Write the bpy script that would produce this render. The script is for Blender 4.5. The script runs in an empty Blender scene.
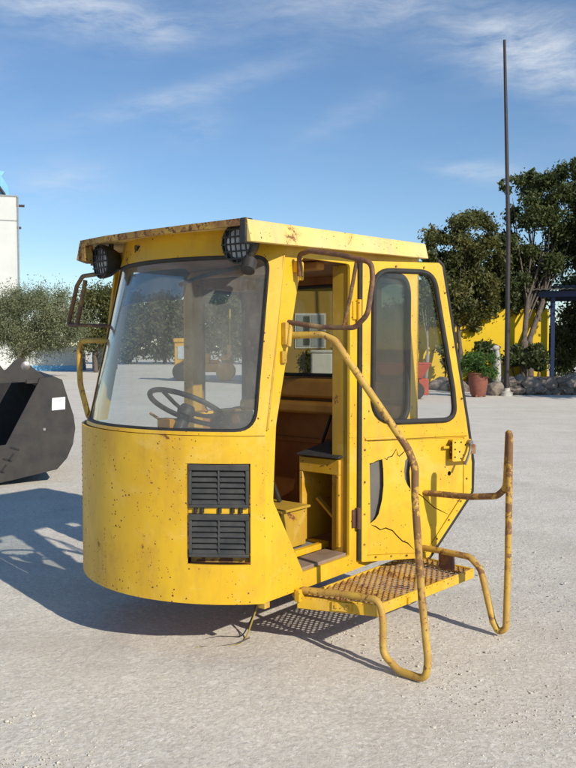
import bpy, bmesh, math, random
import numpy as np
from mathutils import Vector, Matrix, Euler
from mathutils.geometry import delaunay_2d_cdt
random.seed(7); RNG = np.random.default_rng(7)
R = math.radians
sc = bpy.context.scene
COL = sc.collection

# ------------------------------------------------------------------ camera
CAMH, FPX, YH = 1.55, 820.0, 347.0
PITCH = math.atan((384 - YH) / FPX)
cd = bpy.data.cameras.new('camera'); cam = bpy.data.objects.new('camera', cd); COL.objects.link(cam)
cam.location = (0, 0, CAMH); cam.rotation_euler = (R(90) - PITCH, 0, 0)
cd.sensor_fit = 'VERTICAL'; cd.sensor_height = 36; cd.lens = FPX / 768 * 36
cd.clip_start = .05; cd.clip_end = 2000
sc.camera = cam

# ------------------------------------------------------------------ light
SUN_EL = R(29.5)
SUN_H = (.629, -.777)                       # towards the sun, on the ground
sun_dir = Vector((SUN_H[0] * math.cos(SUN_EL), SUN_H[1] * math.cos(SUN_EL), math.sin(SUN_EL))).normalized()
sl = bpy.data.lights.new('sun', 'SUN'); so = bpy.data.objects.new('sun', sl); COL.objects.link(so)
sl.energy = 4.4; sl.angle = R(.55); sl.color = (1, .92, .80)
so.rotation_euler = sun_dir.to_track_quat('Z', 'Y').to_euler()
so.location = (6, -8, 9)

world = bpy.data.worlds.new('World'); sc.world = world; world.use_nodes = True
def build_world():
    nt = world.node_tree; N = nt.nodes; L = nt.links
    N.clear()
    out = N.new('ShaderNodeOutputWorld'); bg = N.new('ShaderNodeBackground')
    sky = N.new('ShaderNodeTexSky'); sky.sky_type = 'NISHITA'; sky.sun_disc = False
    sky.sun_elevation = SUN_EL; sky.sun_rotation = math.atan2(SUN_H[0], SUN_H[1])
    sky.air_density = 1.0; sky.dust_density = .0; sky.ozone_density = 4.0; sky.altitude = 50
    bg.inputs['Strength'].default_value = .098
    def M(op, a, b=None, c=None):
        n = N.new('ShaderNodeMath'); n.operation = op
        for i, v in enumerate((a, b, c)):
            if v is None: continue
            if isinstance(v, (int, float)): n.inputs[i].default_value = v
            else: L.new(v, n.inputs[i])
        return n.outputs[0]
    tc = N.new('ShaderNodeTexCoord'); sp = N.new('ShaderNodeSeparateXYZ'); L.new(tc.outputs['Generated'], sp.inputs[0])
    X, Y, Z = sp.outputs
    az = M('MULTIPLY', M('ARCTAN2', X, Y), 57.2958)       # degrees to the right of the view
    el = M('MULTIPLY', M('ARCSINE', Z), 57.2958)
    cv = N.new('ShaderNodeCombineXYZ'); L.new(az, cv.inputs[0]); L.new(el, cv.inputs[1])
    # bent wispy noise
    wn = N.new('ShaderNodeTexNoise'); wn.inputs['Scale'].default_value = .18; wn.inputs['Detail'].default_value = 3
    L.new(cv.outputs[0], wn.inputs['Vector'])
    mx = N.new('ShaderNodeVectorMath'); mx.operation = 'MULTIPLY_ADD'
    L.new(wn.outputs['Color'], mx.inputs[0]); mx.inputs[1].default_value = (2.2, 1.6, 0); L.new(cv.outputs[0], mx.inputs[2])
    mp = N.new('ShaderNodeMapping'); mp.inputs['Rotation'].default_value = (0, 0, R(-18)); mp.inputs['Scale'].default_value = (.13, .50, 1)
    L.new(mx.outputs[0], mp.inputs[0])
    ns = N.new('ShaderNodeTexNoise'); ns.inputs['Scale'].default_value = 1.0; ns.inputs['Detail'].default_value = 7; ns.inputs['Roughness'].default_value = .68
    L.new(mp.outputs[0], ns.inputs['Vector'])
    wisp = N.new('ShaderNodeMapRange'); L.new(ns.outputs[0], wisp.inputs[0])
    wisp.inputs[1].default_value = .33; wisp.inputs[2].default_value = .72
    # cloud patches: az, el, tilt, half length, half width, strength
    clouds = [(-15, 21.6, -6, 6.5, 1.6, .62), (-8.5, 20.6, 8, 2.2, .9, .25), (-7.2, 16.6, 16, 7.0, .8, .30), (-6.3, 14.6, 10, 1.8, 1.1, .30),
              (3, 23, 12, 8, 1.9, .28), (15, 20.5, -10, 6.5, 1.5, .30), (17, 18.2, -14, 5.5, 1.7, .72), (12.8, 11.6, -4, 3.2, .6, .42), (9, 22.8, 20, 6, 1.4, .25), (-15.5, 10.8, 16, 3.6, 1.4, .27),
              (4, 15.5, 25, 4, .8, .12), (-28, 17, 8, 7, 2, .5), (30, 14, -8, 8, 2, .5), (-35, 30, 10, 12, 3, .5), (30, 32, -10, 12, 3, .4), (60, 20, 5, 14, 3, .4), (-70, 22, 5, 16, 3, .4)]
    tot = None
    for (ca, ce, t, hl, hw, s) in clouds:
        c, n = math.cos(R(t)), math.sin(R(t))
        da = M('SUBTRACT', az, ca); de = M('SUBTRACT', el, ce)
        p = M('ADD', M('MULTIPLY', da, c / hl), M('MULTIPLY', de, n / hl))
        q = M('ADD', M('MULTIPLY', da, -n / hw), M('MULTIPLY', de, c / hw))
        r2 = M('ADD', M('MULTIPLY', p, p), M('MULTIPLY', q, q))
        g = M('MULTIPLY', M('EXPONENT', M('MULTIPLY', r2, -1.0)), s)
        tot = g if tot is None else M('ADD', tot, g)
    fac = M('MULTIPLY', M('MULTIPLY', tot, wisp.outputs[0]), 1.5)
    veil = N.new('ShaderNodeTexNoise'); veil.inputs['Scale'].default_value = .06; veil.inputs['Detail'].default_value = 4
    L.new(mx.outputs[0], veil.inputs['Vector'])
    vr = N.new('ShaderNodeMapRange'); L.new(veil.outputs[0], vr.inputs[0]); vr.inputs[1].default_value = .4; vr.inputs[2].default_value = .8; vr.inputs[4].default_value = .12
    fac = M('MINIMUM', M('ADD', fac, M('MULTIPLY', vr.outputs[0], wisp.outputs[0])), .85)
    hsv = N.new('ShaderNodeHueSaturation'); hsv.inputs['Saturation'].default_value = 1.05; hsv.inputs['Value'].default_value = 1.10; L.new(sky.outputs[0], hsv.inputs['Color'])
    mix = N.new('ShaderNodeMix'); mix.data_type = 'RGBA'
    L.new(fac, mix.inputs[0]); L.new(hsv.outputs[0], mix.inputs[6]); mix.inputs[7].default_value = (6.6, 7.1, 7.7, 1)
    L.new(mix.outputs[2], bg.inputs[0]); L.new(bg.outputs[0], out.inputs[0])
build_world()
sc.view_settings.view_transform = 'Standard'; sc.view_settings.look = 'None'
sc.view_settings.exposure = .22; sc.view_settings.gamma = 1; sc.view_settings.use_curve_mapping = False
sc.cycles.max_bounces = 10; sc.cycles.transparent_max_bounces = 24
sc.cycles.caustics_reflective = False; sc.cycles.caustics_refractive = False

# ------------------------------------------------------------------ materials
class NT:
    def __init__(s, name):
        s.m = bpy.data.materials.new(name); s.m.use_nodes = True
        s.nt = s.m.node_tree; s.N = s.nt.nodes; s.N.clear()
        s.out = s.N.new('ShaderNodeOutputMaterial')
        s.tc = s.N.new('ShaderNodeTexCoord')
    def link(s, a, b): s.nt.links.new(a, b)
    def noise(s, scale, detail=4, rough=.55, vec=None, dist=0):
        n = s.N.new('ShaderNodeTexNoise'); n.inputs['Scale'].default_value = scale; n.inputs['Detail'].default_value = detail
        n.inputs['Roughness'].default_value = rough; n.inputs['Distortion'].default_value = dist
        s.link(vec or s.tc.outputs['Object'], n.inputs['Vector']); return n.outputs[0]
    def voro(s, scale, feature='F1', vec=None):
        n = s.N.new('ShaderNodeTexVoronoi'); n.feature = feature; n.inputs['Scale'].default_value = scale
        s.link(vec or s.tc.outputs['Object'], n.inputs['Vector']); return n
    def ramp(s, v, lo, hi, a=0., b=1.):
        n = s.N.new('ShaderNodeMapRange'); s.link(v, n.inputs[0])
        n.inputs[1].default_value = lo; n.inputs[2].default_value = hi; n.inputs[3].default_value = a; n.inputs[4].default_value = b
        return n.outputs[0]
    def math(s, op, a, b=0., clamp=False):
        n = s.N.new('ShaderNodeMath'); n.operation = op; n.use_clamp = clamp
        for i, v in enumerate((a, b)):
            if isinstance(v, (int, float)): n.inputs[i].default_value = v
            else: s.link(v, n.inputs[i])
        return n.outputs[0]
    def mix(s, f, a, b):
        n = s.N.new('ShaderNodeMix'); n.data_type = 'RGBA'
        for i, v in ((0, f), (6, a), (7, b)):
            if isinstance(v, (int, float)): n.inputs[i].default_value = v
            elif isinstance(v, tuple): n.inputs[i].default_value = (*v, 1) if len(v) == 3 else v
            else: s.link(v, n.inputs[i])
        return n.outputs[2]
    def scaled(s, x, y, z, src='Object'):
        n = s.N.new('ShaderNodeMapping'); n.inputs['Scale'].default_value = (x, y, z); s.link(s.tc.outputs[src], n.inputs[0]); return n.outputs[0]
    def pbsdf(s, color, rough=.5, metal=0., bump=None, bstr=.2, bdist=.01, spec=.5):
        p = s.N.new('ShaderNodeBsdfPrincipled')
        for k, v in (('Base Color', color), ('Roughness', rough), ('Metallic', metal), ('Specular IOR Level', spec)):
            if isinstance(v, tuple): p.inputs[k].default_value = (*v, 1)
            elif isinstance(v, (int, float)): p.inputs[k].default_value = v
            else: s.link(v, p.inputs[k])
        if bump is not None:
            b = s.N.new('ShaderNodeBump'); b.inputs['Strength'].default_value = bstr; b.inputs['Distance'].default_value = bdist
            s.link(bump, b.inputs['Height']); s.link(b.outputs[0], p.inputs['Normal'])
        return p
    def done(s, sh):
        s.link(sh.outputs[0] if hasattr(sh, 'outputs') else sh, s.out.inputs[0]); return s.m

def paint(name, base=(.70, .425, .016), alt=(.63, .36, .013), rust=.25, spots=.5, rough=.42, rcol=(.115, .042, .016), rcol2=(.20, .085, .035), sc_=1.0, dust=.0, zband=None):
    t = NT(name)
    big = t.noise(2.3 * sc_, 5); col = t.mix(t.ramp(big, .35, .65), base, alt)
    streak = t.noise(1.0, 5, .6, t.scaled(9, 9, 1.1)); col = t.mix(t.ramp(streak, .52, .78, 0, .30), col, (base[0] * .72, base[1] * .66, base[2] + .01))
    if dust:
        d = t.noise(5, 6, .65); col = t.mix(t.ramp(d, .40, .75, 0, dust), col, (.55, .46, .30))
    grime = t.noise(1.0, 6, .68, t.scaled(5.5, 5.5, 2.2)); col = t.mix(t.ramp(grime, .47, .72, 0, .55), col, (base[0] * .55, base[1] * .50, base[2] + .02))
    chalk = t.noise(3.1, 7, .72, None, .8); col = t.mix(t.ramp(chalk, .52, .66, 0, .24), col, (.78, .60, .22))
    sv = t.scaled(3, 3, 70); scr = t.noise(2.2, 3, .5, sv, .3); col = t.mix(t.math('MULTIPLY', t.ramp(scr, .70, .74), t.ramp(chalk, .50, .56, 0, .5)), col, (.85, .70, .35))
    n1 = t.noise(4.2 * sc_, 9, .70, None, .4)
    if zband:
        sp = t.N.new('ShaderNodeSeparateXYZ'); t.link(t.tc.outputs['Object'], sp.inputs[0])
        z_ = t.math('ADD', sp.outputs[2], t.math('MULTIPLY', t.math('SUBTRACT', t.noise(9, 4), .5), .5))
        n1 = t.math('ADD', n1, t.math('MULTIPLY', t.math('MULTIPLY', t.ramp(z_, zband[0] - .1, zband[0] + .1), t.ramp(z_, zband[1] - .12, zband[1] + .06, 1, 0)), zband[2]))
    mask = t.ramp(n1, .80 - rust * .62, .83 - rust * .62)
    v = t.voro(34, 'F1'); vs = t.noise(3.1, 3)
    vsel = t.ramp(vs, .46, .62)
    vv = t.N.new('ShaderNodeSeparateColor'); t.link(v.outputs['Color'], vv.inputs[0])
    keep = t.math('GREATER_THAN', vv.outputs[0], 1 - spots * .6)
    wob = t.math('MULTIPLY', t.noise(90, 3), .35)
    dot = t.math('LESS_THAN', t.math('ADD', v.outputs['Distance'], wob), .34)
    m2 = t.math('MULTIPLY', t.math('MULTIPLY', dot, keep), t.ramp(vs, .44, .50))
    m = t.math('MAXIMUM', mask, m2)
    rc = t.mix(t.noise(38, 5), rcol, rcol2)
    v3 = t.voro(11); c3 = t.N.new('ShaderNodeSeparateColor'); t.link(v3.outputs['Color'], c3.inputs[0])
    chip = t.math('LESS_THAN', t.math('ADD', v3.outputs['Distance'], t.math('MULTIPLY', t.noise(28, 6, .75), .75)), .40)
    m2 = t.math('MAXIMUM', m2, t.math('MULTIPLY', chip, t.math('GREATER_THAN', c3.outputs[1], 1 - spots * .42)))
    v4 = t.voro(75); c4 = t.N.new('ShaderNodeSeparateColor'); t.link(v4.outputs['Color'], c4.inputs[0])
    fine = t.math('LESS_THAN', t.math('ADD', v4.outputs['Distance'], t.math('MULTIPLY', t.noise(120, 3), .4)), .42)
    m2 = t.math('MAXIMUM', m2, t.math('MULTIPLY', t.math('MULTIPLY', fine, t.math('GREATER_THAN', c4.outputs[0], 1 - spots * .45)), t.ramp(t.noise(2.4, 5, .65), .48, .54)))
    m = t.math('MAXIMUM', mask, m2)
    drip = t.noise(1.0, 4, .6, t.scaled(26, 26, 1.4)); col = t.mix(t.math('MULTIPLY', t.ramp(drip, .60, .74), t.ramp(t.noise(1.9, 3), .48, .60, 0, spots * .55)), col, (.34, .17, .035))
    halo = t.ramp(n1, .73 - rust * .62, .83 - rust * .62, 0, .38)
    col = t.mix(halo, col, (.46, .20, .03))
    col = t.mix(m, col, rc)
    ro = t.math('ADD', t.math('MULTIPLY', m, .35), t.math('ADD', t.math('MULTIPLY', t.noise(7, 4), .22), rough - .11), True)
    h = t.math('SUBTRACT', t.math('MULTIPLY', t.noise(6, 3), .8), t.math('MULTIPLY', m, .25))
    return t.done(t.pbsdf(col, ro, 0, h, .22, .012, .45))
def plain(name, c, c2=None, rough=.6, metal=0., nscale=8, bstr=.15, bscale=60, bdist=.004, spec=.4):
    t = NT(name); c2 = c2 or tuple(x * .72 for x in c)
    col = t.mix(t.ramp(t.noise(nscale, 6, .62), .32, .68), c, c2)
    ro = t.ramp(t.noise(nscale * 2, 3), .2, .8, max(0, rough - .1), min(1, rough + .1))
    return t.done(t.pbsdf(col, ro, metal, t.noise(bscale, 4), bstr, bdist, spec))
def glass(name, tint=(.86, .90, .90), dirt=.12, dcol=(.55, .52, .45), streaks=True, refl=1.0):
    t = NT(name)
    tr = t.N.new('ShaderNodeBsdfTransparent'); tr.inputs[0].default_value = (*tint, 1)
    gl = t.N.new('ShaderNodeBsdfGlossy'); gl.inputs[0].default_value = (1, 1, 1, 1); gl.inputs['Roughness'].default_value = .02
    lw = t.N.new('ShaderNodeLayerWeight'); lw.inputs[0].default_value = .5
    fr = t.math('ADD', t.math('MULTIPLY', t.math('POWER', lw.outputs['Facing'], 4.5), .8 * refl), .022 * refl, True)
    mx = t.N.new('ShaderNodeMixShader'); t.link(fr, mx.inputs[0]); t.link(tr.outputs[0], mx.inputs[1]); t.link(gl.outputs[0], mx.inputs[2])
    df = t.N.new('ShaderNodeBsdfDiffuse'); df.inputs[0].default_value = (*dcol, 1)
    n = t.noise(3.5, 6, .65, t.scaled(1.6, 1.6, .8)); n2 = t.noise(60, 3)
    f = t.math('ADD', t.ramp(n, .3, .72, dirt * .35, dirt * 1.0), t.ramp(n2, .58, .80, 0, dirt * .5))
    m2 = t.N.new('ShaderNodeMixShader'); t.link(f, m2.inputs[0]); t.link(mx.outputs[0], m2.inputs[1]); t.link(df.outputs[0], m2.inputs[2])
    return t.done(m2)
def leaf(name, c1, c2, c3, trans=.35):
    t = NT(name)
    g = t.N.new('ShaderNodeNewGeometry')
    at = t.N.new('ShaderNodeAttribute'); at.attribute_name = 'tone'; at.attribute_type = 'GEOMETRY'
    col = t.mix(t.ramp(at.outputs['Fac'], .0, .55), c1, c2); col = t.mix(t.ramp(at.outputs['Fac'], .60, 1.0), col, c3)
    p = t.pbsdf(col, .55, 0, None, spec=.35)
    tl = t.N.new('ShaderNodeBsdfTranslucent'); t.link(t.mix(.5, col, c3), tl.inputs[0])
    mx = t.N.new('ShaderNodeMixShader'); mx.inputs[0].default_value = trans
    t.link(p.outputs[0], mx.inputs[1]); t.link(tl.outputs[0], mx.inputs[2])
    return t.done(mx)

M = {}
M['yellow'] = paint('yellow_paint', rust=.22, spots=.35)
M['yellow_front'] = paint('yellow_paint_front', base=(.71, .435, .016), alt=(.63, .365, .013), rust=.27, spots=.70)
M['yellow_clean'] = paint('yellow_paint_clean', base=(.71, .440, .020), alt=(.65, .385, .016), rust=.20, spots=.30)
M['yellow_faded'] = paint('yellow_faded_roof', base=(.78, .60, .21), alt=(.74, .53, .14), rust=.30, spots=.3, rough=.5, dust=.45)
M['yellow_dull_shaded'] = paint('yellow_shaded_jamb', base=(.46, .285, .022), alt=(.38, .22, .022), rust=.30, spots=.3, rough=.6)  # darker yellow: shade of jambs and tool box put into the colour
M['rusty_tube'] = paint('yellow_rusty_tube', base=(.56, .36, .05), alt=(.40, .235, .05), rust=.34, spots=.9, rough=.6, sc_=4.0, rcol=(.155,.078,.038), rcol2=(.25,.135,.055), zband=(.42, 1.20, .13))
M['brown_tube'] = paint('brown_rust_tube', base=(.125, .062, .038), alt=(.09, .045, .030), rust=.35, spots=.8, rough=.6, sc_=2)
M['rust_edge'] = paint('rusty_roof_edge', base=(.40, .26, .04), alt=(.16, .07, .03), rust=.46, spots=.9, rough=.7, sc_=5.5, rcol=(.06,.03,.018), rcol2=(.16,.07,.03))
M['mesh_step'] = paint('rusty_step_mesh', base=(.46, .27, .055), alt=(.30, .155, .05), rust=.40, spots=.8, rough=.7, sc_=2.5)
M['lining'] = plain('rust_brown_lining', (.38, .165, .038), (.24, .088, .026), .62, nscale=3.2, bscale=30)
M['lining_warm'] = plain('ochre_lining', (.50, .25, .04), (.34, .15, .03), .6, nscale=4)
M['seat_yellow'] = paint('seat_box_paint', base=(.60, .33, .014), alt=(.50, .26, .014), rust=.28, spots=.5)
M['rubber'] = plain('black_rubber', (.018, .018, .018), (.034, .032, .030), .62, nscale=20, spec=.35)
M['black'] = plain('black_plastic', (.022, .022, .022), (.038, .037, .035), .5, nscale=30)
M['vent'] = plain('grey_black_vent', (.034, .035, .036), (.060, .059, .056), .55, nscale=12)
M['dark'] = plain('dark_void', (.012, .011, .010), None, .85)
M['grey_skin'] = plain('grey_primer', (.115, .108, .10), (.16, .14, .115), .7, nscale=7)
M['steel'] = plain('worn_steel', (.32, .31, .30), (.18, .15, .13), .42, .8, nscale=25)
M['wood'] = plain('weathered_plywood', (.20, .13, .085), (.29, .21, .15), .8, nscale=9, bstr=.4)
M['glass'] = glass('dusty_windscreen_glass', (.87, .90, .90), .15)
M['side_glass'] = glass('dirty_side_glass', (.60, .60, .54), .10, (.30, .25, .18))
M['door_glass'] = glass('door_glass', (.95, .96, .96), .022)
M['visor'] = glass('blue_visor_plastic', (.24, .33, .42), .16, (.13, .20, .28), refl=.4)
M['lens'] = plain('lamp_lens_glass', (.58, .60, .63), (.42, .44, .47), .15, nscale=30, spec=.9)
M['bucket'] = plain('dark_grey_bucket_paint', (.026, .026, .027), (.056, .048, .041), .6, nscale=5, spec=.3, bstr=.4, bscale=14)
M['bucket_in'] = plain('shaded_black_bucket_inside', (.016, .016, .017), None, .7)  # near-black colour carries the shade inside the mouth; also used for weld marks
M['paper'] = plain('white_sticker', (.78, .78, .82), (.72, .72, .78), .6)
M['amber'] = plain('amber_lens', (.16, .035, .012), (.10, .02, .01), .3)

def ground_mat():
    t = NT('pale_gravel')
    ob = t.tc.outputs['Object']
    big = t.noise(.22, 5, .6); mid = t.noise(1.7, 6, .65); fine = t.noise(28, 5, .7)
    col = t.mix(t.ramp(big, .35, .68), (.765, .715, .61), (.675, .625, .53))
    col = t.mix(t.ramp(mid, .45, .75, 0, .45), col, (.50, .45, .375))
    col = t.mix(t.ramp(mid, .22, .40, .45, 0), col, (.78, .73, .64))
    v = t.voro(75); vc = t.N.new('ShaderNodeSeparateColor'); t.link(v.outputs['Color'], vc.inputs[0])
    col = t.mix(t.ramp(vc.outputs[0], 0, 1, 0, .42), col, (.42, .38, .32))
    col = t.mix(t.ramp(vc.outputs[1], .74, .98, 0, .6), col, (.85, .81, .74))
    v2 = t.voro(31); v2c = t.N.new('ShaderNodeSeparateColor'); t.link(v2.outputs['Color'], v2c.inputs[0])
    big_st = t.math('MULTIPLY', t.math('GREATER_THAN', v2c.outputs[0], .90), t.math('LESS_THAN', v2.outputs['Distance'], .36))
    col = t.mix(t.math('MULTIPLY', big_st, .7), col, t.mix(v2c.outputs[1], (.74, .71, .64), (.46, .43, .38)))
    tr = t.noise(1.0, 4, .55, t.scaled(.35, 1.6, 1)); col = t.mix(t.ramp(tr, .52, .72, 0, .42), col, (.52, .465, .385))
    pt = t.noise(.75, 7, .7, None, 1.2); col = t.mix(t.ramp(pt, .56, .66, 0, .38), col, (.53, .475, .40))
    pt2 = t.noise(.5, 6, .7, t.scaled(1.3, .6, 1), .6); col = t.mix(t.ramp(pt2, .56, .70, 0, .55), col, (.80, .76, .67))
    sx = t.N.new('ShaderNodeSeparateXYZ'); t.link(ob, sx.inputs[0])
    dx, dy = t.math('ADD', sx.outputs[0], 12.), t.math('SUBTRACT', sx.outputs[1], 1.)
    rad = t.math('ADD', t.math('SQRT', t.math('ADD', t.math('MULTIPLY', dx, dx), t.math('MULTIPLY', dy, dy))), t.math('MULTIPLY', t.noise(1.3, 4), .35))
    for r0 in (15.2, 17.0):                    # faint wheel tracks curving through the yard
        band = t.ramp(t.math('ABSOLUTE', t.math('SUBTRACT', rad, r0)), .08, .26, 1, 0)
        col = t.mix(t.math('MULTIPLY', band, t.ramp(t.noise(3, 5, .7), .36, .60, 0, .38)), col, (.48, .43, .365))
    grain = t.noise(210, 3, .7); col = t.mix(t.ramp(grain, .58, .74, 0, .5), col, (.84, .81, .74)); col = t.mix(t.ramp(grain, .28, .40, .28, 0), col, (.44, .40, .34))
    lump = t.noise(11, 8, .68, None, .3); clod = t.noise(34, 6, .72)
    h = t.math('ADD', t.math('MULTIPLY', lump, 1.5), t.math('MULTIPLY', t.ramp(clod, .48, .75), .75))
    h = t.math('ADD', h, t.math('MULTIPLY', grain, .30)); h = t.math('ADD', h, t.math('MULTIPLY', big_st, .35))
    return t.done(t.pbsdf(col, .92, 0, h, .48, .012, .08))
M['ground'] = ground_mat()
M['stone'] = plain('pale_pebble', (.66, .61, .52), (.44, .40, .33), .9, nscale=2.5, bstr=.5, bscale=120)
M['rock'] = plain('limestone_rock', (.30, .25, .20), (.17, .14, .115), .9, nscale=4, bstr=.8, bscale=12, bdist=.05)
M['wall_yellow'] = plain('yellow_plaster', (.72, .49, .012), (.64, .42, .012), .8, nscale=1.2, bscale=20)
M['house_yellow'] = plain('ochre_plaster', (.40, .27, .06), (.33, .22, .05), .8, nscale=1)
M['white_wall'] = plain('white_render', (.60, .61, .58), (.52, .54, .51), .85, nscale=.5, bscale=8)
M['white_paint'] = plain('white_paint', (.76, .76, .74), (.66, .66, .64), .6)
M['shutter'] = plain('grey_shutter', (.42, .46, .48), (.34, .38, .40), .6)
M['win_dark'] = plain('dark_window_glass', (.05, .06, .065), (.08, .09, .09), .12, spec=.8)
M['sky_blue'] = plain('light_blue_panel', (.16, .42, .66), (.22, .50, .72), .6)
M['blue'] = plain('blue_paint', (.016, .030, .085), (.022, .042, .11), .55)
M['tile'] = plain('dark_roof_tile', (.075, .068, .062), (.12, .10, .085), .8, nscale=3)
M['terracotta'] = plain('terracotta', (.25, .085, .05), (.17, .065, .045), .8)
M['hut_brown'] = plain('dark_brown_boards', (.16, .065, .045), (.10, .045, .035), .8)
M['red'] = plain('faded_red_paint', (.40, .065, .030), (.32, .05, .03), .6)
M['orange'] = plain('orange_machine_paint', (.78, .36, .020), (.66, .28, .020), .5)
M['grey_metal'] = plain('grey_metal', (.30, .30, .30), None, .5)
M['pole'] = plain('dark_pole_paint', (.022, .020, .024), (.045, .036, .034), .6)
M['bark'] = plain('bark', (.15, .12, .095), (.09, .072, .058), .9, nscale=6, bstr=.8, bscale=25, bdist=.03)
M['bark_grey'] = plain('grey_bark', (.27, .24, .20), (.17, .15, .125), .9, nscale=6, bstr=.8, bscale=25, bdist=.03)
M['leaf_dark'] = leaf('leaf_dark', (.042, .060, .020), (.076, .100, .030), (.140, .150, .046))
M['leaf_mid'] = leaf('leaf_mid', (.055, .068, .020), (.105, .112, .032), (.185, .170, .050))
M['leaf_olive'] = leaf('leaf_olive', (.100, .120, .058), (.175, .195, .100), (.265, .275, .155), .25)
M['leaf_fern'] = leaf('leaf_fern', (.045, .10, .020), (.075, .16, .030), (.13, .21, .05))
M['statue'] = plain('white_stone', (.50, .48, .43), (.34, .32, .28), .8)
M['wire_black'] = plain('black_wire', (.02, .02, .02), None, .5)
M['wire_yellow'] = plain('yellow_wire', (.36, .26, .04), None, .5)

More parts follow.
